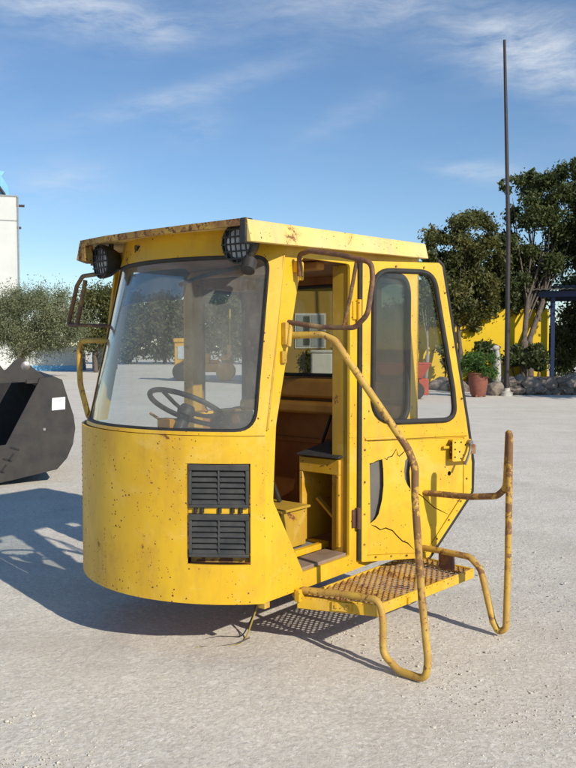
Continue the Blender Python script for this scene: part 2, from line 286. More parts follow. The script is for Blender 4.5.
# ------------------------------------------------------------------ geometry helpers
class MB:
    def __init__(s): s.v = []; s.f = []; s.mi = []; s.cur = 0
    def add(s, vs, fs):
        o = len(s.v); s.v += [tuple(p) for p in vs]; s.f += [tuple(i + o for i in f) for f in fs]; s.mi += [s.cur] * len(fs); return s
    def box(s, a0, a1, b0, b1, c0, c1, mat=None):
        vs = [Vector((x, y, z)) for x in (a0, a1) for y in (b0, b1) for z in (c0, c1)]
        if mat is not None: vs = [mat @ p for p in vs]
        return s.add(vs, [(0, 1, 3, 2), (4, 6, 7, 5), (0, 4, 5, 1), (2, 3, 7, 6), (0, 2, 6, 4), (1, 5, 7, 3)])
    def tube(s, pts, r, seg=10, closed=False, caps=True):
        pts = [Vector(p) for p in pts]; n = len(pts)
        rr = r if isinstance(r, (list, tuple)) else [r] * n
        tang = []
        for i in range(n):
            a = pts[(i - 1) % n] if (closed or i > 0) else pts[i]; b = pts[(i + 1) % n] if (closed or i < n - 1) else pts[i]
            tang.append((b - a).normalized())
        up = Vector((0, 0, 1)) if abs(tang[0].z) < .9 else Vector((1, 0, 0))
        nrm = (up - tang[0] * up.dot(tang[0])).normalized()
        vs = []
        for i in range(n):
            nrm = (nrm - tang[i] * nrm.dot(tang[i])); nrm = nrm.normalized() if nrm.length > 1e-6 else tang[i].orthogonal().normalized()
            bi = tang[i].cross(nrm)
            for k in range(seg):
                t = 2 * math.pi * k / seg; vs.append(pts[i] + (nrm * math.cos(t) + bi * math.sin(t)) * rr[i])
        fs = []
        for i in range(n if closed else n - 1):
            j = (i + 1) % n
            for k in range(seg):
                k2 = (k + 1) % seg; fs.append((i * seg + k, i * seg + k2, j * seg + k2, j * seg + k))
        if caps and not closed: fs += [tuple(reversed(range(seg))), tuple(range((n - 1) * seg, n * seg))]
        return s.add(vs, fs)
    def lathe(s, prof, axis=Vector((0, 0, 1)), org=Vector((0, 0, 0)), seg=24):
        axis = Vector(axis).normalized(); e1 = axis.orthogonal().normalized(); e2 = axis.cross(e1); org = Vector(org)
        vs = []; fs = []
        for (r, h) in prof:
            for k in range(seg):
                t = 2 * math.pi * k / seg; vs.append(org + axis * h + (e1 * math.cos(t) + e2 * math.sin(t)) * max(r, 1e-4))
        for i in range(len(prof) - 1):
            for k in range(seg):
                k2 = (k + 1) % seg; fs.append((i * seg + k, i * seg + k2, (i + 1) * seg + k2, (i + 1) * seg + k))
        fs += [tuple(reversed(range(seg))), tuple(range((len(prof) - 1) * seg, len(prof) * seg))]
        return s.add(vs, fs)
    def ball(s, c, r, sub=2, jit=0., sq=(1, 1, 1), rnd=random):
        bm = bmesh.new(); bmesh.ops.create_icosphere(bm, subdivisions=sub, radius=1)
        vs = []
        for v in bm.verts:
            k = 1 + (rnd.random() - .5) * jit
            vs.append((c[0] + v.co.x * r * sq[0] * k, c[1] + v.co.y * r * sq[1] * k, c[2] + v.co.z * r * sq[2] * k))
        fs = [tuple(v.index for v in f.verts) for f in bm.faces]; bm.free()
        return s.add(vs, fs)
    def sheet(s, outer, holes, fn, th, step=None):
        """a curved or flat sheet with holes: fn(p, q) -> point on its outer face; th = thickness along the sheet normal"""
        def inside(pt, poly):
            x, y = pt; c = False; n = len(poly)
            for i in range(n):
                x1, y1 = poly[i]; x2, y2 = poly[i - 1]
                if (y1 > y) != (y2 > y) and x < (x2 - x1) * (y - y1) / (y2 - y1) + x1: c = not c
            return c
        def dense(poly):
            if not step: return list(poly)
            out = []
            for i in range(len(poly)):
                a, b = poly[i], poly[(i + 1) % len(poly)]
                k = max(1, int(max(abs(a[0] - b[0]) / step[0], abs(a[1] - b[1]) / step[1]) + .999))
                out += [(a[0] + (b[0] - a[0]) * j / k, a[1] + (b[1] - a[1]) * j / k) for j in range(k)]
            return out
        loops = [dense(outer)] + [dense(h) for h in holes]
        vs = []; es = []
        for lp in loops:
            o = len(vs); vs += [Vector(p) for p in lp]; es += [(o + i, o + (i + 1) % len(lp)) for i in range(len(lp))]
        if step:
            xs = [p[0] for p in loops[0]]; ys = [p[1] for p in loops[0]]
            x = min(xs) + step[0] * .5
            while x < max(xs):
                y = min(ys) + step[1] * .5
                while y < max(ys):
                    if inside((x, y), loops[0]) and not any(inside((x, y), h) for h in loops[1:]):
                        dmin = min(math.hypot((x - p[0]) / step[0], (y - p[1]) / step[1]) for lp in loops for p in lp)
                        if dmin > .45: vs.append(Vector((x, y)))
                    y += step[1]
                x += step[0]
        V, E, F, *_ = delaunay_2d_cdt(vs, es, [], 0, 1e-5)
        keep = []
        for f in F:
            c = (sum(V[i].x for i in f) / len(f), sum(V[i].y for i in f) / len(f))
            if inside(c, loops[0]) and not any(inside(c, h) for h in loops[1:]): keep.append(tuple(f))
        front = []; back = []
        for p in V:
            e = 1e-3; P = Vector(fn(p.x, p.y))
            n = (Vector(fn(p.x + e, p.y)) - Vector(fn(p.x - e, p.y))).cross(Vector(fn(p.x, p.y + e)) - Vector(fn(p.x, p.y - e))).normalized()
            front.append(P); back.append(P - n * th)
        n0 = len(V); fs = list(keep) + [tuple(n0 + i for i in reversed(f)) for f in keep]
        cnt = {}
        for f in keep:
            for i in range(len(f)):
                cnt[(f[i], f[(i + 1) % len(f)])] = 1
        for (i, j) in cnt:
            if (j, i) not in cnt: fs.append((j, i, n0 + i, n0 + j))
        return s.add(front + back, fs)
    def build(s, name, mat, parent=None, angle=35, bevel=0., smooth=True, loc=None, rot=None, flip_fix=True):
        me = bpy.data.meshes.new(name); me.from_pydata(s.v, [], s.f)
        for m in (mat if isinstance(mat, (list, tuple)) else [mat]): me.materials.append(m)
        if isinstance(mat, (list, tuple)): me.polygons.foreach_set('material_index', s.mi)
        if flip_fix:
            bm = bmesh.new(); bm.from_mesh(me); bmesh.ops.recalc_face_normals(bm, faces=bm.faces); bm.to_mesh(me); bm.free()
        if smooth:
            me.polygons.foreach_set('use_smooth', [True] * len(me.polygons)); me.set_sharp_from_angle(angle=R(angle))
        me.update()
        o = bpy.data.objects.new(name, me); COL.objects.link(o)
        if parent: o.parent = parent
        if loc is not None: o.location = loc
        if rot is not None: o.rotation_euler = rot
        if bevel:
            b = o.modifiers.new('bevel', 'BEVEL'); b.width = bevel; b.segments = 2; b.limit_method = 'ANGLE'; b.angle_limit = R(40)
        return o

def fillet(pts, rad, n=6, closed=False):
    pts = [Vector(p) for p in pts]; out = []; N = len(pts)
    for i, p in enumerate(pts):
        if not closed and i in (0, N - 1): out.append(p); continue
        a = pts[i - 1]; b = pts[(i + 1) % N]
        r = rad[i] if isinstance(rad, (list, tuple)) else rad
        u, v = (a - p), (b - p); la, lb = u.length, v.length; u.normalize(); v.normalize()
        ang = u.angle(v)
        if ang > R(176) or r <= 0: out.append(p); continue
        t = min(r / math.tan(ang / 2), la * .48, lb * .48)
        p0, p1 = p + u * t, p + v * t
        for k in range(n + 1):
            s = k / n; out.append(p0 * (1 - s) ** 2 + p * 2 * s * (1 - s) + p1 * s ** 2)
    return out
def rpoly(pts, rad, n=6):
    return [(p.x, p.y) for p in fillet([(x, y, 0) for x, y in pts], rad, n, True)]
def tag(o, label=None, cat=None, group=None, kind=None):
    if label: o['label'] = label
    if cat: o['category'] = cat
    if group: o['group'] = group
    if kind: o['kind'] = kind
    return o
def empty(name, loc=(0, 0, 0), rz=0.):
    o = bpy.data.objects.new(name, None); COL.objects.link(o); o.location = loc; o.rotation_euler = (0, 0, rz); o.empty_display_size = .2; return o
def at(x, y, Y):
    """point at distance Y along the ground that the photograph shows at pixel x, y (576 x 768)"""
    cp, sp = math.cos(PITCH), math.sin(PITCH); dx, dy = (x - 288) / FPX, -(y - 384) / FPX
    d = Vector((dx, cp + dy * sp, -sp + dy * cp)); return Vector((0, 0, CAMH)) + d * (Y / d.y)
def mpp(Y): return Y / FPX

# ------------------------------------------------------------------ ground
def build_ground():
    def axis(lo, hi, near, fine):
        v = [lo]; 
        pts = sorted(set(list(np.arange(-near, near + 1e-6, fine)) + [lo, hi] + [s * near * k for s in (-1, 1) for k in (1.3, 2, 3.5, 6, 12, 25)]))
        return [p for p in pts if lo <= p <= hi]
    xs = axis(-400, 400, 7, .1); ys = [y + 7 for y in axis(-407, 593, 7, .1)]
    X, Y = np.meshgrid(xs, ys, indexing='ij')
    Z = np.zeros_like(X)
    for k, (fx, fy, am, ph) in enumerate([(1.1, .7, .006, 0), (.5, 1.5, .005, 2), (2.7, 2.1, .003, 1), (3.9, 1.3, .002, 4), (5.2, 6.1, .0015, 3)]):
        Z += am * np.sin(fx * X + fy * Y + ph)
    near = np.clip((14 - np.hypot(X, Y - 7)) / 5, 0, 1); Z *= near
    Z += near * RNG.normal(0, .0022, Z.shape)
    v = np.stack([X, Y, Z], -1).reshape(-1, 3); nx, ny = X.shape
    idx = np.arange(nx * ny).reshape(nx, ny)
    f = np.stack([idx[:-1, :-1], idx[1:, :-1], idx[1:, 1:], idx[:-1, 1:]], -1).reshape(-1, 4)
    me = bpy.data.meshes.new('ground'); me.from_pydata(v.tolist(), [], f.tolist()); me.materials.append(M['ground'])
    me.polygons.foreach_set('use_smooth', [True] * len(me.polygons))
    o = bpy.data.objects.new('ground', me); COL.objects.link(o); tag(o, kind='structure')
    # loose stones on top
    base = MB().ball((0, 0, 0), 1, 1, .5)
    bv = np.array(base.v); bf = np.array(base.f); vs = []; fs = []; n = 0
    for i in range(14000):
        d = 2.6 + 9.5 * RNG.random() ** 1.6; w = d * .42
        x = RNG.uniform(-w, w); y = d
        s = min(.013, .0022 + RNG.exponential(.0018)); rz = RNG.uniform(0, 6.28); c, t = math.cos(rz), math.sin(rz)
        p = bv * [s, s * RNG.uniform(.55, 1), s * RNG.uniform(.4, .75)]
        p = np.stack([p[:, 0] * c - p[:, 1] * t, p[:, 0] * t + p[:, 1] * c, p[:, 2]], 1) + [x, y, s * .25]
        vs.append(p); fs.append(bf + n); n += len(bv)
    me = bpy.data.meshes.new('loose_gravel'); me.from_pydata(np.concatenate(vs).tolist(), [], np.concatenate(fs).tolist()); me.materials.append(M['stone'])
    o = bpy.data.objects.new('loose_gravel', me); COL.objects.link(o)
    tag(o, 'loose pale pebbles scattered over the gravel yard', 'gravel', kind='stuff')
build_ground()

# ------------------------------------------------------------------ the cab (local axes: x along its side to the back, y across to its left, z up)
AL = R(39)
CAB = empty('machine_cab', (-.112, 3.924, 0), R(90) - AL)
tag(CAB, 'old yellow loader cab standing on gravel, door open, with rusty handrails and steps', 'machine cab')
def arc(t, W, s):
    Rr = (W * W / 4 + s * s) / (2 * s); h = math.asin(W / 2 / Rr); th = -h + 2 * h * t
    return (-(Rr * math.cos(th) - Rr * math.cos(h)), W / 2 + Rr * math.sin(th))
ZB, ZS, ZT = .31, 1.125, 2.03
def skirt_fn(off=0.):
    def f(t, z):
        a, b = arc(t, 1.36, .32); return Vector((a, b, z))
    return f
def wind_fn(t, z):                       # raked, curved windscreen surface
    w = (z - ZS) / (ZT - ZS)
    a, b = arc(t, 1.31 + (1.19 - 1.31) * w, .302 + (.275 - .302) * w)
    return Vector((a + .155 * w, b, z))
neg = lambda fn: (lambda p, q: fn(-p, q))
# skirt with its vent opening
VT0, VT1, VZ0, VZ1 = .045, .242, .503, .992
m = MB(); m.sheet([(0, ZB), (1, ZB), (1, ZS), (0, ZS)], [[(VT0, VZ0), (VT1, VZ0), (VT1, VZ1), (VT0, VZ1)]], skirt_fn(), .012, (.025, .055))
m.build('front_skirt', M['yellow_front'], CAB, 30)
# bolts down the left end of the skirt
for i in range(14):
    z = .60 + i * .033 if i < 13 else .55
    m = MB(); a, b = arc(.875, 1.36, .32); n = Vector((-.55, .83, 0)); m.lathe([(.007, 0), (.007, .010), (.004, .014)], n, (a, b, z), 8)
    m.build('bolt', M['black'], CAB)
# ledge between skirt and windscreen
m = MB()
ts = [.10 + .9 * i / 40 for i in range(41)]
vs = []
for t in ts:
    a, b = arc(t, 1.36, .32); c = wind_fn(t, ZS); vs += [(a, b, ZS - .001), (c.x + .03, c.y if t < .9 else c.y - .01, ZS + .006)]
for i in range(41): vs += [(vs[2 * i][0], vs[2 * i][1], ZS - .012), (vs[2 * i + 1][0], vs[2 * i + 1][1], ZS - .010)]
fs = []
for i in range(40):
    fs += [(2 * i, 2 * i + 1, 2 * i + 3, 2 * i + 2), (82 + 2 * i, 84 + 2 * i, 85 + 2 * i, 83 + 2 * i), (2 * i, 2 * i + 2, 84 + 2 * i, 82 + 2 * i)]
m.add(vs, fs); m.build('skirt_ledge', M['rust_edge'], CAB)
# vents
def vent(z0, z1):
    t0, t1 = VT0 + .004, VT1 - .004
    a0, b0 = arc(t0, 1.36, .32); a1, b1 = arc(t1, 1.36, .32)
    ex = Vector((a1 - a0, b1 - b0, 0)); W = ex.length; ex.normalize(); en = Vector((0, 0, 1)).cross(ex).normalized()
    if en.x > 0: en = -en
    am, bm_ = arc((t0 + t1) / 2, 1.36, .32); sag = max(0, (Vector((am, bm_, 0)) - Vector((a0, b0, 0))).dot(en))
    mat = Matrix((( ex.x, en.x, 0, a0), (ex.y, en.y, 0, b0), (0, 0, 1, 0), (0, 0, 0, 1)))
    m = MB(); y0, y1 = -.02, sag * .8 + .006
    m.box(0, W, y0, y1, z0, z0 + .016, mat); m.box(0, W, y0, y1, z1 - .030, z1, mat)
    m.box(0, .016, y0, y1, z0 + .016, z1 - .030, mat); m.box(W - .016, W, y0, y1, z0 + .016, z1 - .030, mat)
    m.box(W / 2 - .005, W / 2 + .005, y0, y1 - .002, z0 + .016, z1 - .030, mat)
    fr = m.build('vent_grille', M['vent'], CAB, bevel=.003)
    s = MB(); n = 6; h = (z1 - .03 - z0 - .016) / n
    for k in range(n):
        zc = z0 + .016 + h * (k + .5)
        rot = mat @ Matrix.Translation((W / 2, y1 - .012, zc)) @ Matrix.Rotation(R(38), 4, 'X')
        s.box(-W / 2 + .017, -.006, -.002, .002, -h * .62, h * .62, rot); s.box(.006, W / 2 - .017, -.002, .002, -h * .62, h * .62, rot)
    s.build('louvre', M['vent'], fr)
    b = MB(); b.box(.004, W - .004, -.05, -.045, z0, z1, mat); b.build('vent_backing', M['dark'], fr)
vent(.778, .988); vent(.537, .747)
m = MB(); a0, b0 = arc(VT0, 1.36, .32); a1, b1 = arc(VT1, 1.36, .32)
m.sheet([(VT0, .7485), (VT1, .7485), (VT1, .777), (VT0, .777)], [], lambda t, z: skirt_fn()(t, z) + Vector((.012, .004, 0)), .006, (.02, .03))
m.build('vent_crossbar', M['yellow'], CAB)
for t in (.075, .10, .14, .195, .215):
    m = MB(); c = skirt_fn()(t, .764) + Vector((.004, .002, 0)); m.box(c.x - .012, c.x + .012, c.y - .006, c.y + .006, .752, .776)
    m.build('vent_clip', M['black'], CAB)
m = MB(); m.sheet([(VT0, VZ0 + .002), (VT1, VZ0 + .002), (VT1, .533), (VT0, .533)], [], lambda t, z: skirt_fn()(t, z) + Vector((.035, .012, 0)), .004, (.02, .03))
m.build('vent_recess', M['rust_edge'], CAB)

# windscreen frame, glass, seal
WIN = rpoly([(.040, 1.150), (.965, 1.150), (.945, 1.985), (.055, 1.992)], [.045, .045, .035, .040], 6)
def rr_map(pts):                         # corners rounded in metres although t is about 1.5 m long
    q = rpoly([(x * 1.5, y) for x, y in pts], [.10, .09, .07, .085], 7); return [(x / 1.5, y) for x, y in q]
WIN = rr_map([(.030, 1.142), (.975, 1.142), (.957, 1.985), (.050, 1.996)])
m = MB(); m.sheet([(0, ZS), (1, ZS), (1, 2.125), (0, 2.125)], [WIN], wind_fn, .02, (.03, .07))
m.build('windscreen_frame', M['yellow'], CAB, 30)
def dens(poly, k=2):
    out = []
    for i in range(len(poly)):
        a, b = poly[i], poly[(i + 1) % len(poly)]
        n = max(1, int(math.hypot((a[0] - b[0]) * 1.5, a[1] - b[1]) / .05))
        out += [(a[0] + (b[0] - a[0]) * j / n, a[1] + (b[1] - a[1]) * j / n) for j in range(n)]
    return out
m = MB(); m.sheet(WIN, [], lambda t, z: wind_fn(t, z) + Vector((.006, .002, 0)), .005, (.03, .07))
GL = m.build('windscreen', M['glass'], CAB, 60)
m = MB(); m.tube([wind_fn(*p) for p in dens(WIN)], .0165, 10, True); m.build('windscreen_seal', M['rubber'], CAB)
# tinted sun visor behind the glass
m = MB(); m.sheet(rpoly([(.375, 1.79), (.90, 1.775), (.90, 1.945), (.375, 1.945)], .03), [], lambda t, z: wind_fn(t, z) + Vector((.05, -.01 if t > .5 else .01, 0)), .004, (.05, .08))
m.build('sun_visor', M['visor'], CAB)

# side walls. right wall: y = 0, outer face towards -y
DOORWAY = rpoly([(.30, .398), (.715, .398), (.715, 2.0), (.292, 2.0), (.085, 1.17), (.062, .80)], [.004, .01, .03, .03, .2, .05], 4)
SIDEWIN = rpoly([(.895, 1.10), (1.325, 1.10), (1.325, 1.97), (.895, 1.97)], .12, 7)
wallout = [(.0006, ZB), (1.45, ZB), (1.45, ZT + .06), (.165, ZT + .02), (.0008, ZS)]
m = MB(); m.sheet(wallout, [DOORWAY, SIDEWIN], lambda a, z: Vector((a, 0, z)), .016)
m.build('side_wall', M['yellow_clean'], CAB, 30)
m = MB(); m.sheet([(.04, ZB + .05), (1.42, ZB + .05), (1.42, ZT), (.19, ZT), (.04, ZS)], [rpoly([(.27, .36), (.745, .36), (.745, 2.02), (.28, 2.02), (.075, 1.17), (.05, .80)], .02), rpoly([(.88, 1.085), (1.34, 1.085), (1.34, 1.985), (.88, 1.985)], .12)],
                  lambda a, z: Vector((a, .024, z)), .006); m.build('side_lining', M['lining'], CAB)
# left wall, leaning in above the waist
def left_fn(a, z): return Vector((a, 1.36 if z <= ZS else 1.30, z))
LSIDEW = rpoly([(.875, 1.10), (1.28, 1.10), (1.28, 1.92), (.875, 1.92)], .11, 6)
fl_ = lambda pts: [(-x, z) for x, z in pts]
m = MB(); m.sheet(fl_([(.004, ZB), (1.45, ZB), (1.45, ZS), (.715, ZS), (.715, .40), (.30, .40), (.062, .80), (.080, ZS), (.004, ZS)]), [], neg(left_fn), .016)
m.sheet(fl_([(.012, ZS + .001), (.082, ZS + .001), (.290, 2.0), (.715, 2.0), (.715, ZS + .001), (1.45, ZS + .001), (1.45, ZT + .06), (.165, ZT + .04)]), [fl_(LSIDEW)], neg(left_fn), .016)
m.box(.73, 1.44, 1.285, 1.34, ZS - .02, ZS - .003)
m.build('side_wall', M['yellow'], CAB, 30)
m = MB(); n = 8                                   # corner strip between windscreen frame and left wall
vs = []
for k in range(n + 1):
    z = ZS + (2.10 - ZS) * k / n; p = wind_fn(1, z); vs += [p + Vector((.002, -.004, 0)), Vector((p.x + .05, 1.299, z)), p + Vector((.02, -.01, 0)), Vector((p.x + .06, 1.285, z))]
fs = []
for k in range(n): a = 4 * k; fs += [(a, a + 1, a + 5, a + 4), (a + 2, a + 6, a + 7, a + 3), (a, a + 4, a + 6, a + 2), (a + 1, a + 3, a + 7, a + 5)]
m.add(vs, fs); m.build('corner_strip', M['yellow'], CAB)
m = MB(); m.sheet([(.73, ZS), (1.44, ZS), (1.44, ZT), (.73, ZT)], [LSIDEW], lambda a, z: Vector((a, 1.275, z)), .006)
m.box(.73, 1.42, 1.325, 1.335, .36, ZS - .03); m.build('side_lining', M['lining'], CAB)
m = MB(); m.box(.700, .785, 1.20, 1.283, ZS + .01, 2.01); m.box(.722, .80, 1.21, 1.32, .40, ZS); m.build('door_post', M['yellow_dull_shaded'], CAB, bevel=.008)
m = MB(); m.box(.79, 1.42, 1.18, 1.26, 1.925, 2.01); m.build('window_header', M['lining_warm'], CAB, bevel=.01)
m = MB(); m.sheet(fl_(LSIDEW), [], lambda p, z: left_fn(-p, z) - Vector((0, .006, 0)), .004)
g = m.build('window_pane', M['door_glass'], CAB)
m = MB(); m.tube([left_fn(*p) - Vector((0, .012, 0)) for p in dens(LSIDEW)], .016, 8, True); m.build('window_seal', M['rubber'], g)
m = MB(); m.sheet(SIDEWIN, [], lambda a, z: Vector((a, .005, z)), .004); g = m.build('window_pane', M['side_glass'], CAB)
m = MB(); m.tube([(p[0], -.002, p[1]) for p in dens(SIDEWIN)], .018, 10, True); m.build('window_seal', M['rubber'], g)
# rear wall
RW = rpoly([(.07, 1.36), (1.22, 1.36), (1.20, 1.955), (.07, 1.955)], .08, 6)
m = MB(); m.sheet([(.0, ZB), (1.36, ZB), (1.30, ZS), (1.30, ZT + .06), (0, ZT + .06)], [RW], lambda b, z: Vector((1.45, b, z)), .016); m.build('rear_wall', M['yellow'], CAB)
m = MB(); m.sheet([(.03, ZB + .05), (1.33, ZB + .05), (1.31, ZS), (1.13, ZT), (.03, ZT)], [RW], lambda b, z: Vector((1.428, b, z)), .006); m.build('rear_lining', M['lining'], CAB)
m = MB(); m.sheet(RW, [], lambda b, z: Vector((1.443, b, z)), .004); g = m.build('window_pane', M['side_glass'], CAB)
m = MB(); m.tube([(1.432, *p) for p in dens(RW)], .014, 8, True); m.build('window_seal', M['rubber'], g)
# rear ledge and shelf in the cab
m = MB(); m.box(1.24, 1.425, .04, 1.30, 1.115, 1.19); m.build('rear_ledge', M['lining_warm'], CAB, bevel=.02)
m = MB(); m.box(1.34, 1.425, .04, 1.28, 1.21, 1.34); m.build('rear_panel', M['lining_warm'], CAB, bevel=.02)
m = MB(); m.box(1.405, 1.425, .04, 1.30, .90, .935); m.build('rear_rib', M['lining'], CAB, bevel=.006)
# floor, ceiling
def planarc(W, s, a0, z, back, th, inset=0.):
    pts = [(arc(i / 24, W, s)[0] + a0 + inset, arc(i / 24, W, s)[1]) for i in range(25)] + [(back, W), (back, 0)]
    return pts
m = MB(); fl = [(x, min(max(y, .03), 1.33)) for x, y in planarc(1.36, .32, .03, 0, 1.42, 0)]
m.sheet(fl, [], lambda a, b: Vector((a, b, .39)), .05); m.build('floor', M['lining'], CAB)
m = MB(); m.sheet([(x, min(max(y, .03), 1.13)) for x, y in planarc(1.15, .26, .19, 0, 1.42, 0)], [], lambda a, b: Vector((a, b, 2.035)), .02); m.build('headlining', M['lining'], CAB)
m = MB(); m.box(.55, .62, .10, 1.08, 1.965, 2.01); m.build('roof_brace', M['lining_warm'], CAB, bevel=.01)
# door jambs
m = MB(); m.box(.722, .782, .017, .125, .40, 2.0); m.build('door_jamb', M['yellow_dull_shaded'], CAB, bevel=.004)
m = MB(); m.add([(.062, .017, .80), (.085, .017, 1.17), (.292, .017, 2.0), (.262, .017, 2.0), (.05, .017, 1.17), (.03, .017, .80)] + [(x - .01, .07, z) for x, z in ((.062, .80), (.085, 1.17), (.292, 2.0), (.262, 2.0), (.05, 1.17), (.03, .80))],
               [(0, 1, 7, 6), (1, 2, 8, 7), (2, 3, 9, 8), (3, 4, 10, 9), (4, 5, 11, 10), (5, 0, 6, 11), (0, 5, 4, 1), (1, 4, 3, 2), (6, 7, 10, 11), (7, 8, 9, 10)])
m.build('door_jamb', M['yellow_dull_shaded'], CAB)
# drip channel on the front pillar
m = MB(); m.tube([(.012, -.004, 1.15), (.05, -.005, 1.40), (.135, -.006, 2.0)], .0075, 8); m.build('drip_channel', M['yellow_dull_shaded'], CAB)
# sill plank, hatch, seat box, lower box
m = MB(); m.box(.31, .715, .02, .17, .393, .412); m.build('sill_plank', M['wood'], CAB, bevel=.003)
m = MB(); m.box(.36, .80, .20, .235, .40, .435); m.box(.36, .80, .50, .535, .40, .435); m.box(.36, .395, .235, .50, .40, .435); m.box(.765, .80, .235, .50, .40, .435)
h = m.build('floor_hatch', M['yellow'], CAB, bevel=.003)
m = MB(); m.box(.396, .764, .236, .499, .40, .422); m.build('hatch_plate', M['grey_metal'], h)
m = MB(); z0, z1 = .436, .925
m.box(.70, .722, .06, .34, .84, z1); m.box(.70, .722, .315, .34, z0, .84); m.box(.70, .722, .06, .08, z0, .84)
m.box(.723, 1.20, .06, .075, z0, z1); m.box(.723, 1.20, .325, .34, z0, z1); m.box(1.18, 1.2, .076, .324, z0, z1)
m.box(-.02, .02, -.008, .008, -.17, .17, Matrix.Translation((.80, .15, .57)) @ Matrix.Rotation(R(-50), 4, 'X'))
sb = m.build('seat_box', M['seat_yellow'], CAB, bevel=.004)
m = MB(); m.add([(.68, .05, .935), (.68, .35, .935), (1.22, .35, .935), (1.22, .05, .935), (.69, .05, .945), (.69, .35, .945), (1.22, .35, 1.02), (1.22, .05, 1.02)], [(0, 3, 2, 1), (4, 5, 6, 7), (0, 1, 5, 4), (1, 2, 6, 5), (2, 3, 7, 6), (3, 0, 4, 7)])
m.build('seat_pad', M['black'], sb, bevel=.006)
m = MB(); m.box(.44, .66, .26, .70, .436, .645); m.box(.42, .68, .24, .72, .645, .66); m.build('tool_box', M['yellow_dull_shaded'], CAB, bevel=.004)
m = MB(); m.tube([(.62, .42, .665), (.55, .43, .82), (.50, .42, .87)], .014, 8); m.ball((.50, .42, .87), .025, 2); m.build('lever', M['black'], CAB)
# steering wheel
sc_ = Vector((.09, .62, 1.225)); nrm = Vector((math.sin(R(29)), 0, math.cos(R(29)))); e1 = Vector((0, 1, 0)); e2 = nrm.cross(e1)
m = MB(); m.tube([sc_ + (e1 * math.cos(t) + e2 * math.sin(t)) * .215 for t in [2 * math.pi * k / 48 for k in range(48)]], .0145, 10, True)
for k in range(3):
    t = R(90 + 120 * k); d = e1 * math.cos(t) + e2 * math.sin(t); m.tube([sc_ - nrm * .03, sc_ + d * .10 - nrm * .02, sc_ + d * .21], .011, 8)
m.lathe([(.045, -.05), (.05, -.02), (.035, .01), (.0, .012)], nrm, sc_, 20)
sw = m.build('steering_wheel', M['black'], CAB, 50)
m = MB(); m.tube([sc_ - nrm * .04, sc_ - nrm * .5], .035, 14); m.box(-.25, -.05, .52, .72, .42, .78); m.build('steering_column', M['black'], CAB)
m = MB(); m.box(-.02, .04, .64, .74, 1.10, 1.17); m.tube([(.01, .73, 1.15), (.01, .83, 1.19)], .008, 8); m.build('switch_box', M['orange'], CAB, bevel=.012)
m = MB(); m.box(.05, .20, .10, .30, .95, 1.165); m.build('instrument_box', M['lining_warm'], CAB, bevel=.02)
m = MB(); m.box(-.10, .02, .30, .52, 1.02, 1.135); m.build('instrument_box', M['black'], CAB, bevel=.02)

m = MB(); m.tube(fillet([(.30, .35, 1.99), (.15, .55, 1.93), (.25, .85, 1.90), (.60, 1.05, 1.97)], .12, 5), .012, 8); m.build('ceiling_hose', M['black'], CAB)
m = MB(); m.tube(fillet([(1.40, .62, 1.10), (1.37, .66, .95), (1.39, .75, .72), (1.36, .70, .42)], .1, 5), .010, 8); m.build('cable', M['wire_black'], CAB)
m = MB(); m.tube(fillet([(.15, .5, .95), (.30, .42, .80), (.24, .34, .62), (.34, .40, .43)], .1, 5), .011, 8); m.build('cable', M['wire_black'], CAB)
for b in (.48, .80):
    m = MB(); m.box(-.04, .05, b - .04, b + .04, .50, .512, Matrix.Rotation(R(-12), 4, 'Y')); m.tube([(.0, b, .5), (-.08, b, .395)], .010, 8); m.build('pedal', M['black'], CAB)
# roof
def roof_z(a): return 2.128 + (a + .2) * .028
ROOF = [(-.195, -.065), (-.215, .30), (-.222, .62), (-.205, .93), (-.160, 1.195), (.10, 1.44), (1.47, 1.44), (1.44, -.05)]
m = MB(); m.sheet(ROOF, [], lambda a, b: Vector((a, b, roof_z(a) + .012 * math.sin(max(0, min(1, (b + .06) / 1.3)) * math.pi) * max(0, min(1, (a + .2) * 3)))), .016, (.12, .12))
RF = m.build('roof', M['yellow_faded'], CAB, 40)
def plate(p0, p1, h0, h1, th, name, mat, parent, skew=0.):
    (x0, y0), (x1, y1) = p0, p1; d = Vector((x1 - x0, y1 - y0, 0)).normalized(); n = Vector((d.y, -d.x, 0)) * th
    vs = []
    for (x, y, h) in ((x0, y0, h0), (x1, y1, h1)):
        zt = roof_z(x) - .004
        for off in (Vector((0, 0, 0)), n): vs += [Vector((x, y, zt)) + off, Vector((x, y, zt - h)) + off * (1 + skew)]
    m = MB(); m.add(vs, [(0, 1, 3, 2), (4, 6, 7, 5), (0, 4, 5, 1), (2, 3, 7, 6), (0, 2, 6, 4), (1, 5, 7, 3)])
    return m.build(name, mat, parent, bevel=.004)
plate((-.195, -.050), (1.44, -.035), .098, .085, .018, 'roof_side', M['yellow_faded'], RF, 1.2)
plate((1.47, 1.42), (.10, 1.42), .09, .098, .018, 'roof_side', M['rust_edge'], RF, 1.)
plate((1.452, -.03), (1.482, 1.42), .08, .08, .015, 'roof_rear', M['yellow_faded'], RF)
m = MB(); fr = ROOF[:5]
for i in range(4):
    (x0, y0), (x1, y1) = fr[i], fr[i + 1]
    d = Vector((x1 - x0, y1 - y0, 0)).normalized(); n = Vector((-abs(d.y), d.x, 0)) * .006
    vs = [Vector((x, y, roof_z(x) + dz)) + o for (x, y) in ((x0, y0), (x1, y1)) for o in (n, -n) for dz in (.006, -.026)]
    m.add(vs, [(0, 1, 3, 2), (4, 6, 7, 5), (0, 4, 5, 1), (2, 3, 7, 6), (0, 2, 6, 4), (1, 5, 7, 3)])
m.build('roof_lip', M['rust_edge'], RF)
m = MB(); m.box(-.204, -.150, -.062, -.025, roof_z(-.2) - .108, roof_z(-.2) + .008); m.build('roof_end_cap', M['black'], RF, bevel=.006)
